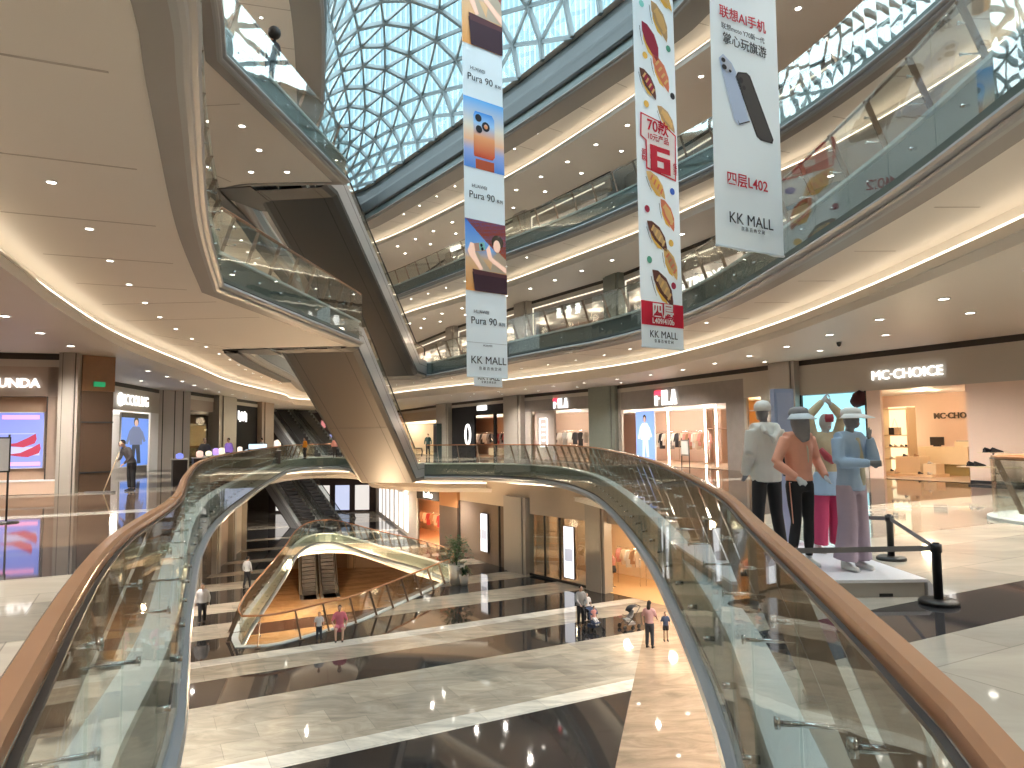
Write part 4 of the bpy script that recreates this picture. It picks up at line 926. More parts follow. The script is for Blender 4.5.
mb = MB(); L.box(mb, q[418]-.1, q[442]+.1, -.05, .1, 3.3, 4.0, SLOT); L.box(mb, q[442], q[460], -.2, .2, 0, 3.1, mat('brown_niche', (.09, .06, .04), .4)); L.box(mb, q[442], q[460], -.2, .2, 3.1, 4.2, mat('orange_wood', (.35, .17, .07), .4)); mb.build('wall_right', kind='structure')
t = L.text('hotho', .6, SIGNW, L.ux(429, 496), -.1, 3.65, bold=.03, name='shop_sign'); tag(t, 'white glowing letters over the orange shop on the lower floor', 'sign')
facade(L, q[460], q[508], 0, 3.6, mat('taupe_glass_wall', (.22, .17, .13), .15, .1, noise=.1))
lightbox(L, (q[481]+q[491])/2, .8, .7, 3.0, -.15, 'white lit sign box on the taupe wall right of the potted plants', paint_white, frame=BLACK)
mb = MB(); [L.box(mb, q[x]-.05, q[x]+.05, -.1, 0, 0, 3.6, SLOT) for x in (460, 500)]; mb.build('trim_22', kind='structure')
rack(L, L.ux(421, 520, 2.2), L.ux(440, 520, 2.2), 2.2, 1.9, 6, (7, 4, 6), 'orange lower shop')
# lower floor far and left walls
L = Loc((-14.6, 75), (-7.2, 52.5), F1)
facade(L, 0, L.L, 0, 5.0, PALEP); lightm = emis('far_shop_glow', (.9, .85, .8), 1.2)
for k in range(7): mb = MB(); L.box(mb, 3+2.6*k, 4.6+2.6*k, -.04, -.01, .3, 3.2, lightm); tag(mb.build('lit_window'), 'pale lit shop window, %s from the left at the far end of the lower floor' % ORD[k], 'window', 'far windows of the lower floor')
L = Loc((-26, 75), (-14.6, 75), F1); facade(L, 0, L.L, 0, 5, mat('dark_end_wall', (.07, .045, .04), .4), name='wall_back')
for k in range(5): mb = MB(); L.box(mb, .8+2.1*k, 2.3+2.1*k, -.06, -.02, .2, 2.8, emis('back_glow_%d' % (k % 2), ((.75, .7, .65), (.55, .6, .8))[k % 2], .9)); tag(mb.build('lit_window'), 'lit window, %s from the left behind the lower dark escalators' % ORD[k], 'window', 'windows behind the lower escalators')
L = Loc((-14.5, 24), (-17.2, 38), F1)
for (pa, pb) in (((-13.2, 20), (-16.8, 37)), ((-16.8, 37), (-19.2, 50)), ((-19.2, 50), (-28, 68))):
    L = Loc(pa, pb, F1); n = round(L.L/4.2); du = L.L/n
    for i in range(n):
        facade(L, du*i+.9, du*(i+1), 0, 4.35, (LEFTW, PALEP, BRG)[(i+int(pb[1])) % 3], name='wall_left'); column(L, du*i, du*i+.9, z1=4.35, dep=.3)
lightbox(L, 6.5, 1.6, .2, 2.8, -.1, 'white lit poster beside the far left column of the lower floor', paint_white)
# basement walls
for pa, pb, nm in (((-23, 20), (-26, 77), 'wall_left'), ((-26, 77), (4, 77), 'wall_back'), ((4, 77), (6, 20), 'wall_right')):
    L = Loc(pa, pb, -12.4); facade(L, 0, L.L, 0, 5, mat('basement_wall', (.3, .2, .13), .5, noise=.1), name=nm)
    for i in range(int(L.L/6)): column(L, 2+6*i, 2.8+6*i, m=mat('basement_column', (.45, .33, .22), .4), z1=5)
# lower floor right enclosing wall
L = Loc((11, 27.3), (14, -13), F1); facade(L, 0, L.L, 0, 5, PALEP)
# ================================================================ upper balcony shop fronts
FRL = emis('frame_light', (1, .9, .72), .9); UPW = mat('upper_wall', (.36, .31, .27), .5, noise=.05)
def upper(F, pa, pb, cols, shops, nm='wall_right'):
    L = Loc(pa, pb, F); topslot(L, 0, L.L, nm); 
    return L
for lev, F in ((1, 6.2), (2, 12.4)):
    for (pa, pb) in (((11.7, 25.5), (18.2, 13.0)), ((5.8, 39.3), (11.7, 25.5)), ((.73, 47.2), (5.8, 39.3)), ((-4.9, 57.2), (.73, 47.2)), ((-12.5, 73.5), (-4.9, 57.2))):
        if lev == 2 and pa[0] > 4: pa, pb = (pa[0]+1.5, pa[1]+.8), (pb[0]+1.5, pb[1]+.8)
        L = Loc(pa, pb, F); topslot(L, 0, L.L, 'wall_right'); facade(L, 0, L.L, 3.2, ZC-.42, UPW)
        gc = mat('green_grey_column', (.2, .22, .19), .3, .1, noise=.1)
        column(L, -.4, 1.2, m=gc if lev == 1 and abs(pa[0]-5.8) < .1 else COLM, dep=.4)
        wcol = mat('upper_shop_wall_%d' % (int(pa[0]*3) % 3), ((.5, .36, .25), (.62, .5, .4), (.3, .22, .18))[int(pa[0]*3) % 3], .6)
        lit_room(L, 1.3, L.L-.4, 4, 3.2, wcol, 45 if lev == 1 else 25, (1, .8, .6))
        mb = MB(); z1 = ZC-.5
        for s in (0,):
            L.box(mb, 1.35, 1.42, -.05, 0, 0, z1, FRL); L.box(mb, 1.35, L.L-.5, -.05, 0, z1-.07, z1, FRL)
        tag(mb.build('frame_light'), 'thin glowing outline of the shop front %s on the %s balcony' % ({11: 'above the mannequins', 5: 'above the larger sports shop', 0: 'above the smaller sports shop', -4: 'above the black shop', -12: 'at the far end', 13: 'above the mannequins', 7: 'right of the middle banner'}.get(int(pa[0]), 'behind'), ('first', 'second')[lev-1]), 'light strip')
        rk = L.empty('wall_display', 'goods display at the back of an upper shop %s, %s balcony' % ({11: 'at the right', 10: 'at the right', 12: 'at the right', 5: 'behind the middle banner', 0: 'with three round signs', -4: 'behind the left banner', -12: 'at the far end', 7: 'right of the middle banner'}.get(int(pa[0]), 'elsewhere'), ('first', 'second')[lev-1]), 'display', L.L/2, 3.6, 0)
        for k in range(5): MB().box((2.35+k*(L.L-3)/5-L.L/2, 0, 1.2), (.7, .4, 2.0), GAR[(k*3+lev) % 8]).build('goods_column', rk)
L = Loc((.73, 47.2), (5.8, 39.3), 6.2)
for k, x in enumerate((560, 570, 579)):
    s_ = L.empty('shop_sign', 'round white glowing character sign, %s of three on the first balcony' % ('left', 'middle', 'right')[k], 'sign', L.ux(x, 300), -.1, 3.05, 'round glowing character signs')
    mb = MB(); mb.lathe([(.24, -.02), (.24, .02)], SIGNW, n=16)
    o = mb.build('disc', s_); o.rotation_euler = (PI/2, 0, 0)
    MB().box((0, -.03, .26), (.34, .05, .08), SIGNW).box((0, -.03, -.26), (.4, .05, .08), SIGNW).build('strokes', s_)
L = Loc((5.8, 39.3), (11.7, 25.5), 6.2)
t = L.text('RETINOX ..', .75, SIGNW, L.ux(706, 264), -.3, 2.4, bold=.02, name='shop_sign'); tag(t, 'tilted white glowing RETINO sign between the middle and right banners', 'sign')
eg = MB().box((0, 0, 0), (.9, .06, .34), emis('exit_cyan', (.1, .85, .55), 1.5)).build('exit_sign'); L = Loc((-4.9, 57.2), (.73, 47.2), 12.4)
eg.location = L.p(L.ux(508, 230), -1.6, 3.1); eg.rotation_euler = (0, 0, L.rz); tag(eg, 'green exit light on the second balcony right of the left banner', 'sign')
for k, (x, y, Y, z) in enumerate(((563, 204, 47, 0), (455, 248, 55, 0), (433, 490, 0, 0))[:2]):
    p = PY(x, y, Y); o = MB().box((0, 0, 0), (1.5, .06, .4), SIGNW).build('shop_sign'); o.location = p; o.rotation_euler = (0, 0, -.9); tag(o, ('small white glowing shop sign on the second balcony between the banners', 'small white glowing shop sign on the second balcony left of the left banner')[k], 'sign')
# upper left side walls and enclosures
for F in (6.2, 12.4):
    L = Loc((-17, 6), (-19, 55), F); topslot(L, 0, L.L, 'wall_left'); facade(L, 0, L.L, 0, ZC-.4, UPW, name='wall_left')
    for i in range(8): column(L, 1+6*i, 1.9+6*i, dep=.3)
    L = Loc((-19, 55), (-24, 74), F); facade(L, 0, L.L, 0, ZC, UPW, name='wall_left'); L = Loc((-24, 74), (-12, 74), F); facade(L, 0, L.L, 0, ZC, UPW, name='wall_back')
# outer enclosure
mb = MB()
for a, b in (((-34, -14), (26, -14)), ((26, -14), (26, 78)), ((26, 78), (-34, 78)), ((-34, 78), (-34, -14))):
    mb.add([(a[0], a[1], -12.4), (b[0], b[1], -12.4), (b[0], b[1], 20.4), (a[0], a[1], 20.4)], [(0, 1, 2, 3)], UPW)
mb.build('wall_front', kind='structure')
# ================================================================ hanging banners
def cloth_mat(name, col, tr=.35):
    m = bpy.data.materials.new(name); m.use_nodes = True; N, L = nt(m); b = N['Principled BSDF']; b.inputs['Base Color'].default_value = (*col, 1); b.inputs['Roughness'].default_value = .7
    t = N.new('ShaderNodeBsdfTranslucent'); t.inputs[0].default_value = (*col, 1); mx = N.new('ShaderNodeMixShader'); mx.inputs[0].default_value = tr
    L.new(b.outputs[0], mx.inputs[1]); L.new(t.outputs[0], mx.inputs[2]); L.new(mx.outputs[0], N['Material Output'].inputs[0]); MATS[name] = m; return m
BAN = cloth_mat('banner_cloth', (.90, .96, 1.0), .45)
def pr(name, col): return MATS.get(name) or cloth_mat(name, col, .3)
def grad(name, stops):
    """printed colour blend from the bottom to the top of a picture"""
    m = bpy.data.materials.new(name); m.use_nodes = True; N, L = nt(m); b = N['Principled BSDF']; b.inputs['Roughness'].default_value = .7
    tc = N.new('ShaderNodeTexCoord'); sp = N.new('ShaderNodeSeparateXYZ'); cr = N.new('ShaderNodeValToRGB')
    L.new(tc.outputs['Generated'], sp.inputs[0]); L.new(sp.outputs[2], cr.inputs[0]); L.new(cr.outputs[0], b.inputs['Base Color'])
    e = cr.color_ramp.elements; e[0].position = stops[0][0]; e[0].color = (*stops[0][1], 1); e[1].position = stops[-1][0]; e[1].color = (*stops[-1][1], 1)
    for p, c in stops[1:-1]: q = e.new(p); q.color = (*c, 1)
    return m
class Banner:
    def __init__(s, label, xl, xr, yt, yb, Y, dY, wave=.0, group=None, lean=True):
        a = PY(xl[1], yb, Y); b = PY(xr[1], yb, Y+dY); a2 = PY(xl[0], yt, Y); b2 = PY(xr[0], yt, Y+dY)
        s.z0 = min(a.z, b.z); s.z1 = a2.z; s.W = (b.to_2d()-a.to_2d()).length; s.Wt = (b2.to_2d()-a2.to_2d()).length; s.H = s.z1-s.z0; s.Y = Y+dY/2; s.xm = (xl[1]+xr[1])/2
        s.u = (b.to_2d()-a.to_2d()).normalized(); s.lean = ((a2.to_2d()-a.to_2d()).dot(s.u))/s.H
        s.root = thing('hanging_banner', label, 'banner', (a.x, a.y, s.z0), math.atan2(s.u.y, s.u.x), group)
        nx, nz = 6, 40; mb = MB(); vs = []
        for k in range(2):
            for j in range(nz+1):
                for i in range(nx+1):
                    z = s.H*j/nz; wv = wave*math.exp(-z/.25)*math.sin(i*2.1)
                    vs.append((s.W*i/nx+s.lean*z, .006*k+.01*math.sin(i*1.3), z+wv+(.0 if j else .0)))
        n1 = (nx+1)*(nz+1); fs = []
        for j in range(nz):
            for i in range(nx):
                q = j*(nx+1)+i; fs.append((q, q+1, q+nx+2, q+nx+1)); fs.append((n1+q, n1+q+nx+1, n1+q+nx+2, n1+q+1))
        mb.add(vs, fs, BAN, True); mb.build('cloth', s.root)
        MB().tube([(0, .005, .03), (s.W, .005, .03)], .022, BAN, 6).build('hem_rod', s.root)
    def z(s, y): return PY(s.xm, y, s.Y).z-s.z0
    def poly(s, name, pts, m, lay=1, z0=0, z1=None, u0=0, u1=None):
        """pts in 0..1 of the picture field; printed just proud of the cloth"""
        u1 = s.W if u1 is None else u1; z1 = s.H if z1 is None else z1; mb = MB()
        P_ = [(u0+(u1-u0)*a+s.lean*(z0+(z1-z0)*b), -.012-.004*lay, z0+(z1-z0)*b) for a, b in pts]
        mb.add(P_, [tuple(range(len(P_)))], m); return mb.build(name, s.root)
    def polys(s, name, lst, z0, z1, u0=0, u1=None):
        u1 = s.W if u1 is None else u1; mb = MB()
        for lay, (pts, m) in enumerate(lst):
            P_ = [(u0+(u1-u0)*a+s.lean*(z0+(z1-z0)*b), -.014-.003*lay, z0+(z1-z0)*b) for a, b in pts]
            mb.add(P_, [tuple(range(len(P_)))], m)
        return mb.build(name, s.root)
    def text(s, t, u, z, size, m, bold=.0, xs=1, align='CENTER', rot=0, tilt=0):
        me = text_mesh(t, size, m, .002, bold, 'lettering', align); o = bpy.data.objects.new('lettering', me); COL.objects.link(o); o.parent = s.root
        o.location = (u+s.lean*z, -.026, z); o.rotation_euler = (PI/2, rot, 0); o.scale = (xs, 1, 1); return o
def ell(cx, cz, rx, rz, n=12, t0=0): return [(cx+rx*math.cos(2*PI*k/n)*math.cos(t0)-rz*math.sin(2*PI*k/n)*math.sin(t0), cz+rx*math.cos(2*PI*k/n)*math.sin(t0)+rz*math.sin(2*PI*k/n)*math.cos(t0)) for k in range(n)]
INK = pr('ink_black', (.02, .02, .03)); RED = pr('ink_red', (.55, .01, .04)); PWH = pr('print_white', (.88, .88, .88))
b1 = Banner('tall narrow phone banner with seaside pictures, left of the hanging banners', (459, 467), (497, 508), -60, 377, 24, 1.05)
SKYG = grad('print_sky_blend', [(0, (.75, .32, .08)), (.45, (.7, .45, .25)), (.6, (.2, .42, .8)), (1, (.05, .2, .7))])
PHG = grad('print_phone_blend', [(0, (.55, .06, .02)), (.45, (.8, .35, .15)), (.75, (.35, .6, .9)), (1, (.03, .25, .75))])
SEAG = grad('print_sea_blend', [(0, (.08, .25, .7)), (.25, (.3, .4, .75)), (.4, (.85, .5, .3)), (.6, (.8, .72, .6)), (1, (.1, .4, .85))])
BRN = pr('print_skin', (.28, .11, .06)); HAIR = pr('print_hair', (.03, .015, .012)); SHIRT = pr('print_shirt', (.6, .5, .38)); MAR = pr('print_maroon_box', (.055, .02, .035)); ORG = pr('print_orange', (.62, .12, .05)); TEAL = pr('print_teal', (.3, .7, .65))
def seaside(b, ya, yb_, nm='seaside_picture'):
    z1, z0 = b.z(ya), b.z(yb_)
    b.polys('picture_sky', [([(0, 0), (1, 0), (1, 1), (0, 1)], SKYG)], z0, z1)
    b.polys(nm, [([(.0, 1), (.35, .8), (1, .45), (1, 1)], ORG), ([(.6, .3), (.68, .52), (.8, .6), (1, .5), (1, .3)], SHIRT), ([(.18, .52), (.3, .55), (.62, .3), (.35, .27)], SHIRT),
        ([(.05, .55), (.12, .67), (.22, .66), (.24, .52), (.42, .32), (.34, .3), (.1, .48)], BRN), ([(.5, .6), (.58, .68), (.64, .5), (1, .38), (1, .3), (.88, .34), (.56, .46)], BRN),
        ([(.2, .66), (.44, .7), (.48, .58), (.24, .55)], pr('print_phone_pale', (.7, .4, .3))), ([(.32, .68), (.46, .7), (.48, .6), (.34, .57)], TEAL), (ell(.38, .65, .03, .025), INK), (ell(.4, .6, .03, .025), INK),
        (ell(.78, .73, .15, .1), HAIR), (ell(.76, .67, .09, .09), BRN), ([(.15, .26), (1, .26), (1, .0), (.2, .0)], MAR), ([(.15, .3), (1, .28), (1, .23), (.18, .23)], pr('print_box_rim', (.12, .04, .05)))], z0, z1)
seaside(b1, -52, 50); seaside(b1, 222, 292.5)
z1, z0 = b1.z(102), b1.z(171)
b1.polys('sea_picture', [([(0, 0), (1, 0), (1, 1), (0, 1)], SEAG)], z0, z1)
b1.polys('printed_phone', [([(.25, .17), (.7, .17), (.76, .22), (.76, .76), (.7, .82), (.28, .82), (.24, .76), (.24, .2)], PHG)], z0, z1).location.y = -.006
b1.polys('phone_lenses', [(ell(.36, .73, .08, .055), INK), (ell(.54, .63, .1, .07), INK), (ell(.37, .57, .08, .055), INK), (ell(.54, .63, .05, .035), PHG)], z0, z1).location.y = -.012
b1.polys('phone_reflection', [([(.28, 0), (.74, 0), (.74, .14), (.28, .14)], ORG)], z0, z1).location.y = -.003
for ya in (73, 189, 313):
    k = b1.W
    b1.text('HUAWEI', k*.36, b1.z(ya), .17, INK, .004); b1.text('Pura 90', k*.42, b1.z(ya+9), .36, INK, .0); b1.text('系列', k*.86, b1.z(ya+10.5), .14, INK, .01)
b1.text('KK MALL', b1.W*.52, b1.z(361), .38, INK, .0); b1.text('京 基 百 纳 空 间', b1.W*.55, b1.z(369), .13, INK); b1.text('HUAWEI', b1.W*.5, b1.z(346), .1, INK)
b1.polys('hairline', [([(0, 0), (1, 0), (1, 1), (0, 1)], pr('ink_grey', (.4, .4, .42)))], b1.z(343.6), b1.z(343.2))
b4 = Banner('small end of a white banner hanging just behind the left phone banner', (473, 474), (502, 502.5), 300, 386, 33, 1.3)
b4.text('KK MALL', b4.W*.5, b4.z(378), .36, INK, .0); b4.text('京 基 百 纳 空 间', b4.W*.5, b4.z(382.5), .13, INK)
b2 = Banner('narrow snack banner with pastries and a big red 6, middle of the hanging banners', (631, 642), (667, 684), -40, 347, 18, .95)
CREAM_ = pr('print_cream_bun', (.75, .5, .2)); MAR2 = pr('print_red_bean', (.35, .02, .06)); SAL = pr('print_salmon', (.7, .22, .12)); CHO = pr('print_chocolate', (.12, .04, .03)); TAN_ = pr('print_tan', (.55, .36, .18)); YEL = pr('print_yellow', (.8, .5, .1))
W2 = b2.W
def bun(y, u, s, m1, m2, ang, nm='printed_bun', stripes=True):
    zc = b2.z(y); S_ = s
    shp = [(-.5, 0), (-.38, .14), (-.1, .24), (.2, .2), (.42, .06), (.52, -.04), (.3, -.1), (0, -.16), (-.3, -.12)]
    R_ = lambda a, b_: (a*math.cos(ang)-b_*math.sin(ang), a*math.sin(ang)+b_*math.cos(ang))
    def T(l, k=1, o=(0, 0)): return [((u+R_(a*k+o[0], b_*k+o[1])[0]*S_)/W2, (zc+R_(a*k+o[0], b_*k+o[1])[1]*S_)/b2.H) for a, b_ in l]
    L_ = [(T([(-.36, -.05), (-.1, -.2), (.2, -.22), (.36, -.12), (.1, -.06)], 1), YEL), (T(shp), m1), (T(shp, .62, (.02, .03)), m2)]
    if stripes:
        for k in range(4): L_.append((T([(-.3+.17*k, .1), (-.24+.17*k, .12), (-.2+.17*k, -.06), (-.26+.17*k, -.07)]), CREAM_ if m1 is not CREAM_ else SAL))
    L_.append((T([(-.42, -.16), (-.2, -.26), (.0, -.31), (.0, -.3), (-.2, -.24), (-.42, -.14)]), INK))
    L2 = [([(min(1, max(0, a)), b_) for a, b_ in p], m) for p, m in L_]
    b2.polys(nm, L2, 0, b2.H)
for y, u, s, m1, m2, an in ((-6, .75, .8, YEL, CREAM_, -.6), (19, .62, 1.15, TAN_, CREAM_, -1.0), (44, .38, 1.15, MAR2, MAR2, -1.0), (71, .62, 1.1, SAL, SAL, -.95), (87, .3, .95, CHO, MAR2, -.85), (116, .72, .9, TAN_, CREAM_, -.7), (186, .42, .95, CREAM_, YEL, -.7), (213, .68, .95, SAL, CREAM_, -1.0), (237, .42, 1.05, CHO, TAN_, -.75), (262, .72, .95, CREAM_, TAN_, -1.0), (288, .52, 1.2, CHO, TAN_, -.85)):
    bun(y, u*W2, s, m1, m2, an, stripes=(m1 is not MAR2))
for y, u, m in ((10, .2, TEAL), (43, .83, pr('print_green', (.1, .35, .25))), (60, .25, YEL), (90, .9, INK), (108, .25, YEL), (188, .82, pr('print_blue', (.05, .15, .6))), (212, .2, MAR2), (241, .75, YEL), (262, .22, pr('print_green', (.1, .35, .25))), (284, .78, MAR2)):
    b2.polys('printed_dot', [(ell(u, b2.z(y)/b2.H, .06, .06*W2/b2.H), m)], 0, b2.H)
b2.polys('label_outline', [([(.1, 1), (.6, .95), (.95, .8), (.92, .0), (.2, .08), (.2, .55), (.08, .6)], RED), ([(.13, .975), (.6, .925), (.92, .78), (.89, .03), (.23, .105), (.23, .56), (.11, .615)], PWH)], b2.z(177), b2.z(118)).location.y = -.003
b2.text('70款', W2*.5, b2.z(128.5), .42, RED, .02, rot=0); b2.text('10元产品', W2*.5, b2.z(139.5), .215, RED, .01, rot=0); b2.polys('printed_six', [([(.3, .8), (.78, .8), (.78, 1), (.3, 1)], RED), ([(.3, .44), (.78, .44), (.78, .62), (.3, .62)], RED), ([(.3, 0), (.78, 0), (.78, .2), (.3, .2)], RED), ([(.62, 0), (.78, 0), (.78, .6), (.62, .6)], RED), ([(.3, 0), (.46, 0), (.46, 1), (.3, 1)], RED)], b2.z(173), b2.z(147)).location.y = -.008
b2.text('蛋\n糕', W2*.15, b2.z(160), .17, RED, .01); b2.text('低\n至', W2*.9, b2.z(165), .17, RED, .01)
b2.polys('red_panel', [([(0, 0), (1, 0), (1, 1), (0, 1)], RED)], b2.z(326.5), b2.z(303))
b2.text('四层', W2*.5, b2.z(312), .42, PWH, .03); b2.text('L409/410b', W2*.5, b2.z(322), .2, PWH, .02); b2.text('KK MALL', W2*.5, b2.z(335.5), .27, INK, .0); b2.text('京 基 百 纳 空 间', W2*.5, b2.z(342), .1, INK)
b3 = Banner('wide white phone banner nearest the viewer, right of the hanging banners', (710, 716), (765, 784), -50, 246, 13, .95, wave=.02)
W3 = b3.W
b3.text('联想AI手机', W3*.46, b3.z(21), .27, RED, .01); b3.text('联想moto Y70新一代', W3*.46, b3.z(34.5), .135, INK, .0); b3.text('掌心玩旗游', W3*.48, b3.z(46.5), .25, INK, .006)
z0, z1 = b3.z(137), b3.z(62)
b3.polys('white_phone', [([(.1, .93), (.16, 1), (.28, .92), (.34, .82), (.52, .2), (.36, .12), (.3, .18)], pr('print_phone_white', (.5, .6, .78))), ([(.12, .93), (.16, .98), (.28, .9), (.29, .82), (.2, .75)], pr('print_phone_grey', (.55, .6, .7))), (ell(.16, .92, .03, .03), INK), (ell(.17, .83, .035, .035), INK), (ell(.25, .8, .02, .02), INK), ([(.335, .19), (.36, .12), (.52, .2), (.51, .215), (.365, .14)], INK)], z0, z1)
b3.polys('black_phone', [([(.33, .75), (.37, .83), (.5, .86), (.55, .83), (.88, .06), (.86, .0), (.68, .0), (.62, .04)], INK), ([(.345, .75), (.38, .81), (.49, .84), (.53, .81), (.86, .06), (.84, .015), (.69, .015), (.635, .05)], pr('print_dark_grey', (.06, .06, .065))), (ell(.41, .73, .03, .04), INK), (ell(.45, .64, .025, .03), INK)], z0, z1)
b3.text('四层L402', W3*.46, b3.z(184), .29, RED, .01); b3.text('KK MALL', W3*.5, b3.z(222), .31, INK, .0); b3.text('京 基 百 纳 空 间', W3*.52, b3.z(231), .09, INK)
for bb, dz in ((b1, 0), (b2, 0), (b3, 0), (b4, 0)):
    mb = MB(); [mb.tube([(u+bb.lean*bb.H, 0, bb.H), (u+bb.lean*bb.H, 0, bb.H+max(.5, 22-bb.z0-bb.H))], .012, CHROME, 5) for u in (.1, bb.W-.1)]; mb.build('hanging_wires', bb.root)
    MB().tube([(bb.lean*bb.H, 0, bb.H), (bb.W+bb.lean*bb.H, 0, bb.H)], .03, CHROME, 6).build('top_rod', bb.root)
# ================================================================ figures
def ell_loft(bm, pts, rad, side=(1, 0, 0), n=12):
    """closed elliptical tube; rad = (across side, other way)"""
    pts = [Vector(p) for p in pts]; side = Vector(side); rings = []
    for i, p in enumerate(pts):
        d = (pts[min(i+1, len(pts)-1)]-pts[max(i-1, 0)]).normalized(); s = side-d*side.dot(d)
        if s.length < .2: s = d.cross(Vector((0, 1, 0))) if abs(d.y) < .9 else d.cross(Vector((0, 0, 1)))
        s.normalize(); t = d.cross(s); a, b = rad[i] if isinstance(rad[i], tuple) else (rad[i], rad[i])
        rings.append([bm.verts.new(p+s*(a*math.cos(2*PI*k/n))+t*(b*math.sin(2*PI*k/n))) for k in range(n)])
    for r0_, r1_ in zip(rings[:-1], rings[1:]):
        for k in range(n): bm.faces.new((r0_[k], r0_[(k+1) % n], r1_[(k+1) % n], r1_[k]))
    bm.faces.new(rings[0][::-1]); bm.faces.new(rings[-1])
def ellipsoid(bm, c, r, n=10):
    c = Vector(c); pts = []; rad = []
    for k in range(n+1):
        t = PI*k/n; pts.append(c+Vector((0, 0, -r[2]*math.cos(t)))); s = max(.02, math.sin(t)); rad.append((r[0]*s, r[1]*s))
    ell_loft(bm, pts, rad, (1, 0, 0))
def fuse(bm, name, m, parent, vox=.014, smooth=4):
    """join overlapping volumes into one continuous skin"""
    bmesh.ops.recalc_face_normals(bm, faces=bm.faces)
    me = bpy.data.meshes.new(name); bm.to_mesh(me); bm.free(); o = bpy.data.objects.new(name, me); COL.objects.link(o)
    r = o.modifiers.new('r', 'REMESH'); r.mode = 'VOXEL'; r.voxel_size = vox
    s = o.modifiers.new('s', 'SMOOTH'); s.iterations = smooth; s.factor = .5
    me2 = bpy.data.meshes.new_from_object(o.evaluated_get(bpy.context.evaluated_depsgraph_get())); o.modifiers.clear(); o.data = me2; bpy.data.meshes.remove(me)
    me2.name = name; me2.materials.clear(); me2.materials.append(m); me2.polygons.foreach_set('use_smooth', [True]*len(me2.polygons)); o.parent = parent; return o
def hand(bm, w_, e_, s=1.0, curl=.5):
    """palm, four fingers of different length and a thumb from wrist w_ along the forearm direction"""
    w_ = Vector(w_); d = (w_-Vector(e_)).normalized(); sd = d.cross(Vector((0, 1, 0)))
    if sd.length < .3: sd = Vector((1, 0, 0))
    sd.normalize(); nn_ = d.cross(sd)
    ell_loft(bm, [w_-d*.02, w_+d*.03*s, w_+d*.085*s], [(.026*s, .02*s), (.04*s, .016*s), (.038*s, .013*s)], sd, 10)
    for k, (o, l) in enumerate(((-.03, .065), (-.01, .078), (.01, .072), (.029, .056))):
        a = w_+d*.075*s+sd*o*s; b = a+d*l*.5*s+nn_*l*.15*curl; c = b+d*l*.45*s*(1-curl*.5)+nn_*l*.5*curl
        ell_loft(bm, [a, b, c], [.0095*s, .009*s, .007*s], sd, 7)
    a = w_+d*.025*s-sd*.03*s; ell_loft(bm, [a, a+d*.03*s-sd*.025*s, a+d*.06*s-sd*.03*s+nn_*.01], [.012*s, .011*s, .008*s], sd, 7)
POSE = dict(eL=(-.27, .02, 1.17), wL=(-.27, -.05, .92), eR=(.27, .02, 1.17), wR=(.27, -.05, .92), kL=(-.10, -.01, .5), aL=(-.11, .02, .09), kR=(.10, -.01, .5), aR=(.11, .02, .09), lean=0.0, hd=(0, -.02, 0))
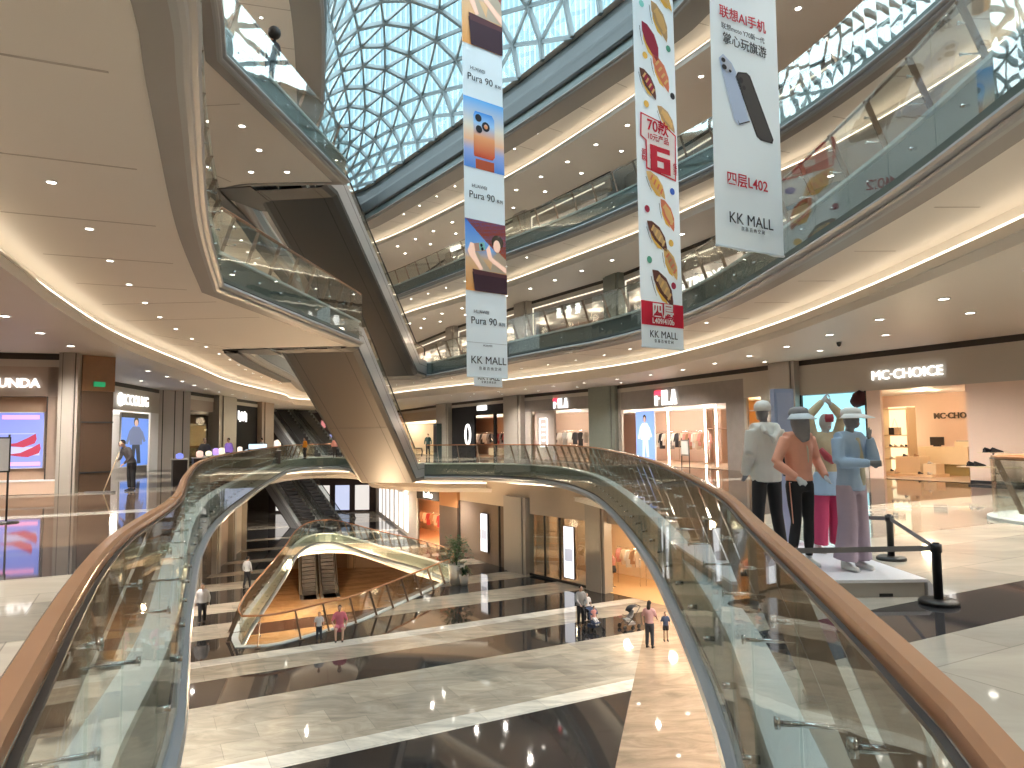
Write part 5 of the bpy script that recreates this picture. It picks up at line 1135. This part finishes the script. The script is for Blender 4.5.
def figure(label, loc, rz, h=1.7, pose={}, skin=None, top=None, bot=None, shoes=None, hair=None, hem=.92, sleeve='long', leg='trousers', vox=.03, cat='person', name='person', long_hair=False, wide=1.0, bag=None, group=None):
    p = dict(POSE); p.update(pose); root = thing(name, label, cat, loc, rz, group); k = h/1.75; root.scale = (k*(.9 if cat == 'mannequin' else 1), k, k)
    V3 = Vector; ln = p['lean']
    def LN(q):   # bend forward at the hips
        q = V3(q)
        if ln and q.z > .95: d = q-V3((0, 0, .95)); c, s = math.cos(ln), math.sin(ln); q = V3((q.x, d.y*c-d.z*s, .95+d.z*c+d.y*s))
        return q
    hd = V3(p['hd']); sh = {-1: LN((-.175, 0, 1.43)), 1: LN((.175, 0, 1.43))}; E_ = {-1: LN(p['eL']), 1: LN(p['eR'])}; Wr = {-1: LN(p['wL']), 1: LN(p['wR'])}; K = {-1: V3(p['kL']), 1: V3(p['kR'])}; An = {-1: V3(p['aL']), 1: V3(p['aR'])}; hip = {-1: V3((-.09, 0, .92)), 1: V3((.09, 0, .92))}
    def torso(bm, g=0, z0=.88):
        ell_loft(bm, [LN((0, 0, z)) for z in (z0, .95, 1.05, 1.18, 1.3, 1.4, 1.46)], [(.155+g, .105+g), (.16+g, .11+g), (.135+g, .095+g), (.145+g, .105+g), (.165+g, .11+g), (.165+g, .095+g), (.07+g, .06+g)])
        ell_loft(bm, [sh[-1], LN((0, 0, 1.44)), sh[1]], [.055+g, .06+g, .055+g], (0, 1, 0))
    def arm(bm, s, g=0, full=True):
        ell_loft(bm, [sh[s], sh[s].lerp(E_[s], .5), E_[s]], [.052+g, .045+g, .038+g])
        if full: ell_loft(bm, [E_[s], E_[s].lerp(Wr[s], .4), Wr[s]], [.038+g, .036+g, .025+g*.8])
    bm = bmesh.new(); torso(bm)
    ell_loft(bm, [LN((0, 0, 1.43)), LN((0, -.01, 1.5)), LN((0, -.02, 1.57))+hd*.5], [.055, .05, .05]); hc = LN((0, -.025, 1.655))+hd
    ellipsoid(bm, hc, (.078, .098, .115)); ellipsoid(bm, hc+V3((0, -.055, -.055)), (.05, .05, .055)); ellipsoid(bm, hc+V3((0, -.1, -.015)), (.013, .02, .025))
    for s in (-1, 1): ellipsoid(bm, hc+V3((s*.079, .005, -.01)), (.01, .02, .03))
    for s in (-1, 1):
        arm(bm, s); hand(bm, Wr[s], E_[s], 1.0)
        ell_loft(bm, [hip[s]+V3((0, 0, .02)), hip[s].lerp(K[s], .5), K[s], K[s].lerp(An[s], .35), An[s], An[s]-V3((0, 0, .03))], [(.085, .09), (.072, .078), (.052, .055), (.053, .058), (.036, .04), (.036, .045)])
    body = fuse(bm, 'body', skin or SKN, root, vox*.8 if vox > .02 else vox, 2 if vox > .02 else 3)
    # face marks
    if vox < .05:
        mb = MB(); 
        for s in (-1, 1): mb.lathe([(.004, -.004), (.011, 0), (.004, .004)], HAIRM, c=tuple(hc+V3((s*.03, -.088, .008))), n=8)
        mb.box(tuple(hc+V3((0, -.098, -.062))), (.04, .012, .008), mat('lips', (.35, .12, .1), .5)); mb.build('face_features', root)
    if hair:
        bm = bmesh.new(); ellipsoid(bm, hc+V3((0, .018, .025)), (.088, .1, .108))
        if long_hair: ell_loft(bm, [hc+V3((0, .05, .05)), hc+V3((0, .085, -.1)), hc+V3((0, .1, -.25)), hc+V3((0, .1, -.36))], [(.07, .05), (.085, .045), (.08, .035), (.03, .02)])
        fuse(bm, 'hair', hair, root, vox*.8)
    if top:
        bm = bmesh.new(); g = .02*wide; torso(bm, g, max(.84, hem))
        if hem < .84: ell_loft(bm, [LN((0, 0, hem)), LN((0, 0, .9))], [(.2*wide, .15*wide), (.17, .125)])
        for s in (-1, 1): arm(bm, s, g*.9, sleeve == 'long')
        fuse(bm, 'top', top, root, vox)
    if bot:
        bm = bmesh.new()
        ell_loft(bm, [(0, 0, .84), (0, 0, .93), (0, 0, 1.02)], [(.17, .125), (.175, .125), (.15, .11)])
        if leg == 'skirt': ell_loft(bm, [(0, 0, .45), (0, 0, .7), (0, 0, .95)], [(.26, .2), (.22, .16), (.16, .12)])
        else:
            for s in (-1, 1):
                e = K[s].lerp(hip[s], .35) if leg == 'shorts' else An[s]+V3((0, 0, .02)); mid = [hip[s].lerp(K[s], .5), K[s], K[s].lerp(An[s], .5)]
                if leg == 'shorts': ell_loft(bm, [hip[s], e], [(.1, .105), (.095, .1)])
                elif leg == 'wide': ell_loft(bm, [hip[s]]+mid+[e], [(.1, .11), (.105, .11), (.105, .11), (.115, .12), (.13, .14)])
                elif leg == 'tight': ell_loft(bm, [hip[s]]+mid+[e], [(.093, .098), (.082, .088), (.06, .064), (.062, .066), (.042, .046)])
                else: ell_loft(bm, [hip[s]]+mid+[e], [(.1, .105), (.09, .095), (.078, .08), (.072, .075), (.066, .07)])
        fuse(bm, 'skirt' if leg == 'skirt' else ('shorts' if leg == 'shorts' else 'trousers'), bot, root, vox)
    for s in (-1, 1):
        a = An[s]; bm = bmesh.new(); ell_loft(bm, [a+V3((0, .05, -.045)), a+V3((0, .0, -.04)), a+V3((0, -.08, -.055)), a+V3((0, -.16, -.065)), a+V3((0, -.19, -.072))], [(.038, .045), (.042, .05), (.045, .035), (.042, .025), (.02, .014)]); ell_loft(bm, [a+V3((0, .01, -.06)), a+V3((0, .01, .03))], [.045, .042])
        fuse(bm, 'shoe', shoes or GAR[1], root, min(vox, .02), 2)
    return root, hc, LN
SKN = mat('skin', (.5, .32, .24), .55); HAIRM = mat('dark_hair', (.015, .012, .01), .6)
# ---------------------------------------------------------------- dressed mannequins on the platform
MANS = mat('mannequin_grey', (.20, .20, .215), .45); MANW = mat('mannequin_pale', (.5, .52, .54), .4)
PLW = mat('platform_white', (.78, .78, .82), .35); PLS = mat('platform_side', (.38, .36, .33), .5)
pf = thing('display_platform', 'low white display platform carrying the dressed mannequins', 'platform', (3.05, 8.1, 0), 0)
MB().box((0, 0, .155), (1.9, 2.4, .03), PLW).build('deck', pf); MB().box((0, 0, .07), (1.86, 2.36, .14), PLS).build('side_panels', pf)
MB().box((.55, -1.182, .02), (.13, .01, .03), BLACK).build('cable_port', pf)
MB().add([(.95, -1.2, .0), (1.12, -1.2, .0), (1.12, 1.2, .0), (.95, 1.2, .0), (.95, -1.2, .17), (.95, 1.2, .17)], [(0, 1, 4), (1, 2, 5, 4), (2, 3, 5), (0, 4, 5, 3), (0, 3, 2, 1)], PLW).build('edge_ramp', pf)
tt = thing('advertising_totem', 'tall grey blue advertising totem behind the peach jacket mannequin', 'totem', (3.52, 9.13, .17), .12)
MB().box((0, 0, 1.0), (.27, .1, 2.0), mat('totem_blue', (.30, .36, .52), .4)).build('body', tt); MB().box((.0, -.055, 1.0), (.2, .01, 1.9), mat('totem_face', (.34, .39, .54), .35)).build('printed_face', tt); MB().box((0, 0, .02), (.4, .3, .04), PLW).build('foot_plate', tt)
HAT = mat('white_hat', (.78, .78, .76), .8); PEACH = mat('peach_jacket', (.78, .38, .27), .75, noise=.06, scale=8, bump=.3); JWH = mat('pale_grey_jacket', (.66, .66, .62), .8, noise=.06, scale=6, bump=.3); BLKT = mat('black_trousers', (.012, .012, .014), .8)
LILAC = mat('lilac_trousers', (.42, .34, .42), .8, noise=.06, scale=5, bump=.3); SKYB = mat('light_blue_cloth', (.36, .5, .68), .8, noise=.06, scale=8, bump=.3); CRM = mat('cream_top', (.6, .55, .4), .8); PINKT = mat('raspberry_trousers', (.5, .05, .14), .75, noise=.06, scale=7, bump=.3); SHW_ = mat('white_sneaker', (.75, .75, .73), .5); COVER = mat('grey_face_cover', (.26, .26, .28), .8); BEIGE = mat('beige_top', (.5, .44, .3), .8, noise=.06, scale=8, bump=.3)
ZP = .17
m1, hc, _ = figure('mannequin seen from behind in white cap, pale hooded jacket and black trousers', (3.0, 8.35, ZP), PI+.15, 1.78, dict(eL=(-.245, .04, 1.17), wL=(-.23, -.1, .94), eR=(.245, .04, 1.17), wR=(.23, -.12, .93), kL=(-.13, -.02, .5), kR=(.13, 0, .5), aL=(-.17, .02, .09), aR=(.17, .02, .09)), skin=MANS, top=JWH, bot=BLKT, shoes=SHW_, vox=.016, cat='mannequin', name='mannequin', hem=.84, wide=2.0)
bm = bmesh.new(); ell_loft(bm, [(-.1, .1, 1.5), (-.09, .16, 1.42), (0, .19, 1.33), (.09, .16, 1.42), (.1, .1, 1.5)], [.035, .045, .055, .045, .035]); fuse(bm, 'hood', JWH, m1, .016)
MB().lathe([(.099, -.02), (.103, .02), (.095, .06), (.065, .095), (.01, .108)], HAT, c=tuple(hc+Vector((0, .01, .03))), sy=1.12).box(tuple(hc+Vector((0, -.13, .02))), (.15, .1, .012), HAT).build('cap', m1)
MB().box((-.17, .135, 1.05), (.03, .02, .28), BLACK).build('side_stripe', m1)
m2, hc, _ = figure('mannequin in peach wrap jacket and black leggings wearing a grey face cover and visor', (3.09, 7.62, ZP), .25, 1.67, dict(eL=(-.33, .0, 1.16), wL=(-.17, -.17, 1.0), eR=(.33, .08, 1.18), wR=(.27, -.14, 1.0), kL=(-.1, -.04, .5), kR=(.11, .0, .5), aL=(-.14, .02, .09), aR=(.13, .04, .09), hd=(.0, -.01, 0)), skin=MANW, top=PEACH, bot=BLKT, shoes=SHW_, vox=.016, cat='mannequin', name='mannequin', hem=.98, wide=1.2, leg='tight')
bm = bmesh.new(); ell_loft(bm, [(.02, -.04, 1.43), (.03, -.048, 1.3), (.045, -.05, 1.16)], [(.05, .07), (.055, .087), (.02, .08)]); fuse(bm, 'inner_top', CRM, m2, .014)
bm = bmesh.new(); ell_loft(bm, [hc+Vector((0, -.005, .06)), hc+Vector((0, -.02, -.05)), hc+Vector((0, -.05, -.17)), hc+Vector((.02, -.08, -.26))], [(.098, .115), (.105, .12), (.1, .09), (.05, .05)]); fuse(bm, 'face_cover', COVER, m2, .014)
MB().lathe([(.105, .04), (.112, .06), (.1, .11), (.05, .135), (.01, .137)], COVER, c=tuple(hc), sy=1.15).build('hat_crown', m2)
def brim(parent, c, m, w=.16, d=.17, drop=.05, full=False):
    n = 18; vs = []; rng = (PI, 2*PI) if not full else (0, 2*PI)
    for r, dz in ((.1, .0), (1.0, -1.0)):
        for k in range(n+1):
            t = rng[0]+(rng[1]-rng[0])*k/n; R_ = .1 if r == .1 else None
            x = math.cos(t)*(.1 if r == .1 else w); y = math.sin(t)*(.115 if r == .1 else .115+d); vs.append((c[0]+x, c[1]+y, c[2]+dz*drop))
    fs = [(k, k+1, n+2+k, n+1+k) for k in range(n)]; vs2 = [(a, b, z+.006) for a, b, z in vs]; q = len(vs)
    mb = MB().add(vs+vs2, fs+[tuple(q+i for i in f[::-1]) for f in fs]+[(n+1+k, n+2+k, q+n+2+k, q+n+1+k) for k in range(n)], m, True); return mb.build('visor_brim', parent)
brim(m2, hc+Vector((0, 0, .06)), mat('pale_visor', (.6, .68, .74), .5), .17, .13, .07)
MB().bar((-.19, -.06, .95), (-.13, -.05, .2), .012, .006, PEACH).build('leg_stripe', m2)
m3, hc, _ = figure('mannequin with both arms raised over its head in beige top and raspberry trousers', (3.78, 8.5, ZP), .1, 1.66, dict(eL=(-.24, -.02, 1.72), wL=(-.03, -.02, 1.9), eR=(.24, -.04, 1.7), wR=(.04, -.1, 1.86), kL=(-.12, -.02, .5), kR=(.12, 0, .5), aL=(-.16, .02, .09), aR=(.16, .02, .09), hd=(.01, .02, -.02)), skin=MANW, top=BEIGE, bot=PINKT, shoes=SHW_, vox=.016, cat='mannequin', name='mannequin', hem=.95, wide=1.2, leg='wide')
bm = bmesh.new(); ell_loft(bm, [(0, 0, 1.02), (0, 0, .9), (0, 0, .72)], [(.17, .13), (.2, .16), (.245, .2)]); fuse(bm, 'skirt_layer', SKYB, m3, .016)
MB().tube([(-.16, -.13, 1.3), (-.09, -.17, 1.2), (.0, -.17, 1.14)], [.035, .05, .04], mat('red_pouch', (.35, .04, .06), .5), 8).build('belt_pouch', m3)
MB().lathe([(.05, .0), (.06, .05), (.05, .1)], mat('red_pouch', (.35, .04, .06), .5), c=tuple(hc+Vector((0, -.1, .0))), n=12).build('red_mask', m3)
m4, hc, _ = figure('mannequin in white visor, light blue jacket and lilac trousers, hand at its chin', (3.55, 7.42, ZP), .35, 1.66, dict(eL=(-.25, -.06, 1.17), wL=(.0, -.27, 1.17), eR=(.24, -.14, 1.17), wR=(.1, -.2, 1.44), kL=(-.1, -.02, .5), kR=(.1, 0, .5), aL=(-.12, .02, .09), aR=(.13, .04, .09)), skin=MANS, top=SKYB, bot=LILAC, shoes=SHW_, vox=.016, cat='mannequin', name='mannequin', hem=.86, wide=1.4, leg='wide')
bm = bmesh.new(); ell_loft(bm, [(.02, -.04, 1.44), (.04, -.055, 1.25), (.06, -.055, 1.0), (.06, -.045, .93)], [(.055, .08), (.065, .09), (.07, .09), (.07, .09)]); fuse(bm, 'inner_top', CRM, m4, .014)
MB().lathe([(.1, .03), (.107, .05), (.1, .1), (.05, .125), (.01, .127)], HAT, c=tuple(hc), sy=1.15).build('hat_crown', m4); brim(m4, hc+Vector((0, 0, .05)), HAT, .19, .17, .05, False)
# belt posts
def stanchion(x, y, label, h=.55):
    r = thing('barrier_post', label, 'barrier post', (x, y, 0), 0, 'low black barrier posts')
    MB().lathe([(.17, 0), (.17, .03), (.15, .045), (.04, .05)], BLACK, n=24).build('base', r); MB().lathe([(.04, .045), (.04, h-.08), (.05, h-.075), (.05, h)], BLACK, n=16).build('pole', r); MB().lathe([(.03, h), (.03, h+.015)], BLACK, n=12).build('cap', r); return Vector((x, y, h-.04))
s1 = stanchion(3.93, 6.62, 'low black belt post at the front right corner of the platform'); s2 = stanchion(4.72, 8.9, 'low black belt post behind the mannequins at the right'); s3 = stanchion(2.12, 6.55, 'low black belt post behind the glass at the front left of the platform')
BELT = mat('grey_belt', (.16, .16, .17), .6)
for a, b, lb in ((s1, s2, 'grey barrier belt along the right side of the platform'), (s3, s1, 'grey barrier belt across the front of the mannequin platform'), (s2, Vector((3.6, 9.6, .5)), 'grey barrier belt running behind the mannequins')):
    d = (b-a).normalized(); tag(MB().bar(a+d*.05, b-d*.05, .05, .003, BELT, up=Vector((d.y, -d.x, 0))).build('barrier_belt'), lb, 'belt')
# balustrade end of the next void at the right edge
balustrade(cr_([(11.5, 9.0), (9.6, 10.2), (8.75, 11.6), (8.7, 12.8), (9.6, 13.6), (11.5, 13.6)], .3), 0, 'copper-capped balustrade end of another opening at the right edge', 1.6)
for p in [None]:
    mb = MB(); sweep(mb, cr_([(11.5, 9.0), (9.6, 10.2), (8.75, 11.6), (8.7, 12.8), (9.6, 13.6), (11.5, 13.6)], .3), [(.5, .0), (.5, .05), (-.1, .05), (-.1, 0)], CURB, False, 0); mb.build('trim_30', kind='structure')
L = Loc(*A_, 0); u = L.ux(1006)
st = L.empty('shoe_stand', 'small stepped metal stand with dark shoes beside the blush wall', 'stand', u, -.7, 0)
MB().tube([(0, 0, 0), (0, 0, .95)], .03, BLACK, 8).build('pole', st); MB().box((0, 0, .96), (.7, .3, .02), SHW).build('upper_shelf', st); MB().box((-.1, -.1, .55), (1.5, .5, .03), SHW).build('lower_shelf', st); MB().box((0, 0, .02), (1.2, .5, .04), DARK).build('base', st)
for k, (a, z) in enumerate(((-.08, .97), (.12, .97), (-.55, .565), (-.38, .565))): shoe(L.p(u+a, -.75, z), L.rz+1.4, GAR[1], 1.5, ('black shoe on the top shelf of the stand, left', 'black shoe on the top shelf of the stand, right', 'black shoe on the lower shelf of the stand, left', 'black shoe on the lower shelf of the stand, second')[k], 'black shoes on the small stand')
# ================================================================ people
DK = GAR[1]; UNI = mat('grey_uniform', (.08, .075, .08), .8); WSH = mat('white_shirt', (.6, .6, .62), .8); PKD = mat('pink_dress', (.55, .16, .22), .8); PKT = mat('pale_pink_top', (.5, .3, .3), .8); JEAN = mat('dark_jeans', (.03, .035, .05), .8); PURPLE = mat('purple_shirt', (.25, .14, .6), .8)
q = PZ(131, 491, 0)
cl, _, _ = figure('cleaner in dark uniform bending over a mop by the blue lit poster', (q.x, q.y, 0), -.5, 1.68, dict(lean=.45, eL=(-.27, -.12, 1.2), wL=(-.08, -.33, 1.2), eR=(.27, -.1, 1.2), wR=(.06, -.3, 1.05)), top=UNI, bot=DK, hair=HAIRM, vox=.025)
mp_ = thing('mop', 'long pale mop held by the bending cleaner', 'mop', (q.x-.35, q.y-.55, 0)); MB().tube([(.25, .0, 1.25), (-.15, -.1, .04)], .016, SHW, 6).build('handle', mp_); MB().box((-.25, -.12, .025), (.9, .14, .05), UNI).build('mop_head', mp_)
p1_ = PZ(247, 588, -6.2); figure('woman in white top walking on the lower floor near the pointed balustrade', (p1_.x, p1_.y, -6.2), PI-.3, 1.62, dict(kL=(-.1, -.08, .5), aL=(-.1, -.12, .1), kR=(.1, .02, .5), aR=(.1, .16, .12)), top=WSH, bot=DK, hair=HAIRM)
p1_ = PZ(202, 624, -6.2); figure('person in pale jacket and black trousers on the lower floor behind the steel arch', (p1_.x, p1_.y, -6.2), .4, 1.68, dict(kL=(-.1, -.1, .5), aL=(-.1, -.16, .1), kR=(.1, .02, .5), aR=(.1, .14, .1)), top=WSH, bot=DK, hair=HAIRM, wide=1.6)
p1_ = PZ(650, 648, -6.2); figure('woman with long hair in pink top and flared dark jeans on the lower floor', (p1_.x, p1_.y, -6.2), 2.6, 1.68, dict(eL=(-.25, -.1, 1.17), wL=(-.2, -.3, 1.05)), top=PKT, bot=JEAN, hair=HAIRM, long_hair=True, sleeve='short')
p1_ = PZ(666, 641, -6.2); figure('small child in dark shirt and shorts beside the woman in flared jeans', (p1_.x, p1_.y, -6.2), 0, 1.08, top=GAR[5], bot=DK, hair=HAIRM, sleeve='short', leg='shorts')
p1_ = PZ(683, 636, -6.2); figure('toddler in reddish clothes at the edge of the steel arch', (p1_.x, p1_.y, -6.2), .5, .8, top=GAR[2], bot=GAR[6], hair=HAIRM, sleeve='short')
p1_ = PZ(581, 627, -6.2); figure('woman in light blouse and dark trousers standing behind the left pushchair', (p1_.x, p1_.y, -6.2), .3, 1.65, dict(eL=(-.24, -.1, 1.15), wL=(-.15, -.32, 1.02), eR=(.24, -.1, 1.15), wR=(.15, -.32, 1.02)), top=GAR[3], bot=DK, hair=HAIRM, wide=1.4)
p2_ = PZ(587, 622, -6.2); figure('child in white shirt between the woman in light blouse and the left pushchair', (p2_.x, p2_.y, -6.2), .2, 1.2, top=WSH, bot=DK, hair=HAIRM, sleeve='short')
def pushchair(x, y, rz, label, m, hoodm):
    z0 = -6.2; r = thing('pushchair', label, 'pushchair', (x, y, z0), rz); r.scale = (.95, .85, .85); mb = MB()
    for s in (-1, 1):
        mb.tube([(s*.22, .5, 1.02), (s*.22, .2, .6), (s*.22, -.35, .12)], .014, BLACK, 6); mb.tube([(s*.22, .38, .12), (s*.22, 0, .5), (s*.22, -.2, .6)], .014, BLACK, 6)
    mb.tube([(-.22, .5, 1.02), (.22, .5, 1.02)], .018, BLACK, 6); mb.build('frame', r)
    bm = bmesh.new(); ell_loft(bm, [(0, -.28, .42), (0, -.02, .42), (0, .12, .6), (0, .2, .85)], [(.18, .05), (.19, .06), (.19, .06), (.17, .05)]); fuse(bm, 'seat', m, r, .02)
    vs = []; n = 8
    for i in range(n+1):
        t = PI*.05+PI*.55*i/n; 
        for s in (-1, -.5, 0, .5, 1): vs.append((s*.21, .15-.34*math.cos(PI-t)*-1*.0-.32*math.cos(t)+.12, .72+.34*math.sin(t)*(1-.12*s*s)))
    MB().add(vs, [(i*5+j, i*5+j+1, i*5+6+j, i*5+5+j) for i in range(n) for j in range(4)], hoodm, True).build('hood', r)
    for sx in (-1, 1):
        for yy in (-.36, .38):
            w_ = MB().lathe([(.1, -.015), (.11, 0), (.1, .015)], BLACK, n=16).build('wheel', r); w_.location = (sx*.24, yy, .11); w_.rotation_euler = (0, PI/2, 0)
    MB().box((0, .05, .25), (.36, .4, .14), m).build('basket', r); return r
p1_ = PZ(594, 631, -6.2); pushchair(p1_.x, p1_.y, .6, 'dark pushchair with a child in front of the woman in light blouse', GAR[5], GAR[5])
bmc = figure('small child sitting in the left pushchair', (p1_.x, p1_.y, -6.2+.02), .6, .95, dict(kL=(-.1, -.35, .72), kR=(.1, -.35, .72), aL=(-.1, -.4, .42), aR=(.1, -.4, .42)), top=GAR[2], bot=WSH, hair=HAIRM, sleeve='short')[0]
p1_ = PZ(629, 628, -6.2); pushchair(p1_.x, p1_.y, -1.2, 'pushchair with raised dark hood left of the woman in flared jeans', GAR[3], GAR[1])
p1_ = PZ(338, 640, -6.2)
figure('woman in pink dress sitting on the kerb of the pointed lower balustrade', (p1_.x, p1_.y+.25, -6.2-.42), .2, 1.68, dict(kL=(-.14, -.42, .84), kR=(.14, -.42, .84), aL=(-.13, -.5, .48), aR=(.13, -.5, .48), eL=(-.3, -.1, 1.15), wL=(-.2, -.35, .98), eR=(.3, -.1, 1.15), wR=(.24, -.34, .95)), top=PKD, bot=PKD, hair=HAIRM, sleeve='short', leg='shorts', hem=.7)
p1_ = PZ(319, 642, -6.2); figure('child in white shirt standing at the lower balustrade beside the woman in pink', (p1_.x, p1_.y, -6.2), .3, 1.12, top=WSH, bot=JEAN, hair=HAIRM, sleeve='short')
p1_ = PZ(330, 600, -12.4); figure('dark clothed person standing on the basement floor', (-11.5, 47, -12.4), 0, 1.7, top=DK, bot=DK, hair=HAIRM)
p1_ = wallpt(428, (-12.5, 73.5), (-4.9, 57.2)); figure('person in dark green standing in front of the far cream shop', (p1_.x+.3, p1_.y-2.5, 0), 0, 1.85, top=mat('dark_teal_cloth', (.02, .06, .06), .7), bot=DK, hair=HAIRM)
hp_, hc_, _ = figure('person with thick dark hair behind the glass of the second balcony corner', (-7.38, 21.0, 12.4), .6, 1.86, dict(hd=(.05, -.1, 0)), top=DK, bot=DK, hair=HAIRM, long_hair=True)
bm = bmesh.new(); ellipsoid(bm, hc_+Vector((0, .01, .05)), (.19, .2, .19)); fuse(bm, 'bushy_hair', HAIRM, hp_, .03)
for x, yy, Y, t_, b_, lb in ((229, 0, 38, PURPLE, DK, 'person in purple shirt behind the left balustrade'), (305, 0, 55, mat('orange_shirt', (.8, .3, .02), .7), DK, 'person in orange shirt near the far dark escalators'), (205, 0, 33, DK, DK, 'person in black at the left balustrade under the brown glass shop'), (262, 0, 45, WSH, DK, 'person in white in front of the far mauve column'), (335, 0, 58, GAR[2], DK, 'person in pink stepping off the far dark escalator')):
    q = PY(x, 440, Y); figure(lb, (q.x, q.y, 0), random.uniform(-1, 1), 1.66, top=t_, bot=b_, hair=HAIRM, vox=.045)
# ---------------------------------------------------------------- little stands with lit goods along the left walk
for k, (x, Y, c, hh, lb) in enumerate(((180, 27, (.25, .3, .9), 1.1, 'blue'), (200, 29, (.9, .6, .5), 1.15, 'pinkish'), (209, 31.5, (.9, .85, .6), 1.1, 'cream'), (216, 33, (.5, .3, .95), 1.2, 'violet'), (222, 34.5, (1, .9, .6), 1.2, 'yellowish'), (240, 38.5, (.95, .8, .7), 1.2, 'rosy white'), (247, 41, (.5, .6, .7), 1.0, 'grey blue'), (276, 45, (1, .85, .75), 1.5, 'warm white'))):
    q = PY(x, 440, Y); r = thing('sales_stand', 'small sales stand with %s glowing goods along the left balustrade' % lb, 'stand', (q.x, q.y, 0), .6)
    MB().box((0, 0, .42), (.5, .4, .84), mat('stand_dark', (.05, .04, .04), .4)).build('cabinet', r); MB().box((0, 0, .86), (.55, .45, .04), WHITE).build('top', r)
    MB().lathe([(.08, .88), (.14, .93), (.13, hh-.05), (.04, hh)], emis('goods_%d' % k, c, .9), n=10).build('lit_goods', r)
q = PY(258, 430, 42); r = thing('screen_stand', 'wide white glowing screen on a stand in front of the black shop', 'screen', (q.x, q.y, 0), -.1); MB().box((0, 0, 1.15), (1.1, .08, .3), emis('screen_pale', (.6, .75, .9), 1.2)).build('screen', r); MB().box((0, 0, .5), (.12, .12, 1.0), BLACK).box((0, 0, .02), (.7, .4, .04), BLACK).build('stand', r)
# easel at the left edge
q = PZ(6, 523, 0); ea = thing('poster_easel', 'thin black poster stand at the left edge of the floor', 'sign stand', (q.x, q.y, 0), .5)
MB().tube([(0, 0, .02), (0, 0, 1.75)], .02, BLACK, 6).build('pole', ea); MB().lathe([(.22, 0), (.22, .02), (.03, .04)], BLACK, n=20).build('base', ea); MB().box((-.12, 0, 1.35), (.3, .03, .7), BLACK).build('frame', ea); MB().box((-.12, -.02, 1.35), (.25, .01, .64), GAR[3]).build('card', ea)
# ---------------------------------------------------------------- potted plants on the lower floor
LEAF = mat('leaf_green', (.035, .09, .03), .5, noise=.3, scale=3); POT = mat('white_pot', (.75, .73, .7), .35)
def plant(x, y, s, label, nleaf, spread, hgt):
    r = thing('potted_plant', label, 'plant', (x, y, -6.2), 0)
    MB().lathe([(.26*s, 0), (.34*s, .75*s), (.31*s, .78*s), (.29*s, .7*s)], POT, n=20).build('pot', r); MB().lathe([(.28*s, .66*s), (.28*s, .7*s)], mat('soil', (.05, .035, .02), .9), n=16).build('soil', r)
    mb = MB(); rnd = random.Random(int(s*100)); st_ = MB()
    for k in range(14):
        a = rnd.uniform(0, 2*PI); t_ = rnd.uniform(.15, 1)*spread; st_.tube([(0, 0, .68*s), (math.cos(a)*t_*.4, math.sin(a)*t_*.4, .7*s+hgt*.5), (math.cos(a)*t_, math.sin(a)*t_, .7*s+hgt*rnd.uniform(.6, 1))], .012, LEAF, 4)
    for k in range(nleaf):
        a = rnd.uniform(0, 2*PI); z = .72*s+hgt*rnd.random()**.8; rr = spread*(.25+.9*rnd.random())*(1.15-.55*(z-.7*s)/hgt); c = Vector((rr*math.cos(a), rr*math.sin(a), z)); d = Vector((math.cos(a), math.sin(a), rnd.uniform(-.5, .8))).normalized(); sd_ = d.cross(Vector((0, 0, 1))).normalized()*rnd.uniform(.05, .09); l = rnd.uniform(.14, .26)
        mb.add([c, c+d*l*.5+sd_, c+d*l, c+d*l*.5-sd_], [(0, 1, 2, 3)], LEAF)
    st_.build('stems', r); mb.build('leaves', r)
q = PZ(452, 584, -6.2); plant(q.x+.25, q.y, 1.35, 'tall leafy plant in a large white pot on the lower floor', 420, .75, 1.5)
q = PZ(464, 585, -6.2); plant(q.x, q.y, .75, 'small low plant in a small white pot beside the tall plant', 120, .3, .4)
# security camera domes
for x, y, lb in ((839, 345, 'small black camera hanging from the ceiling above the right column'),):
    q = PZ(x, y, 4.25); o = thing('security_camera', lb, 'camera', (q.x, q.y, 4.35)); MB().lathe([(.07, 0), (.07, -.05), (.05, -.12), (.01, -.15)], BLACK, n=12).build('dome', o); MB().lathe([(.09, 0), (.09, -.015)], WHITE, n=12).build('mount', o)
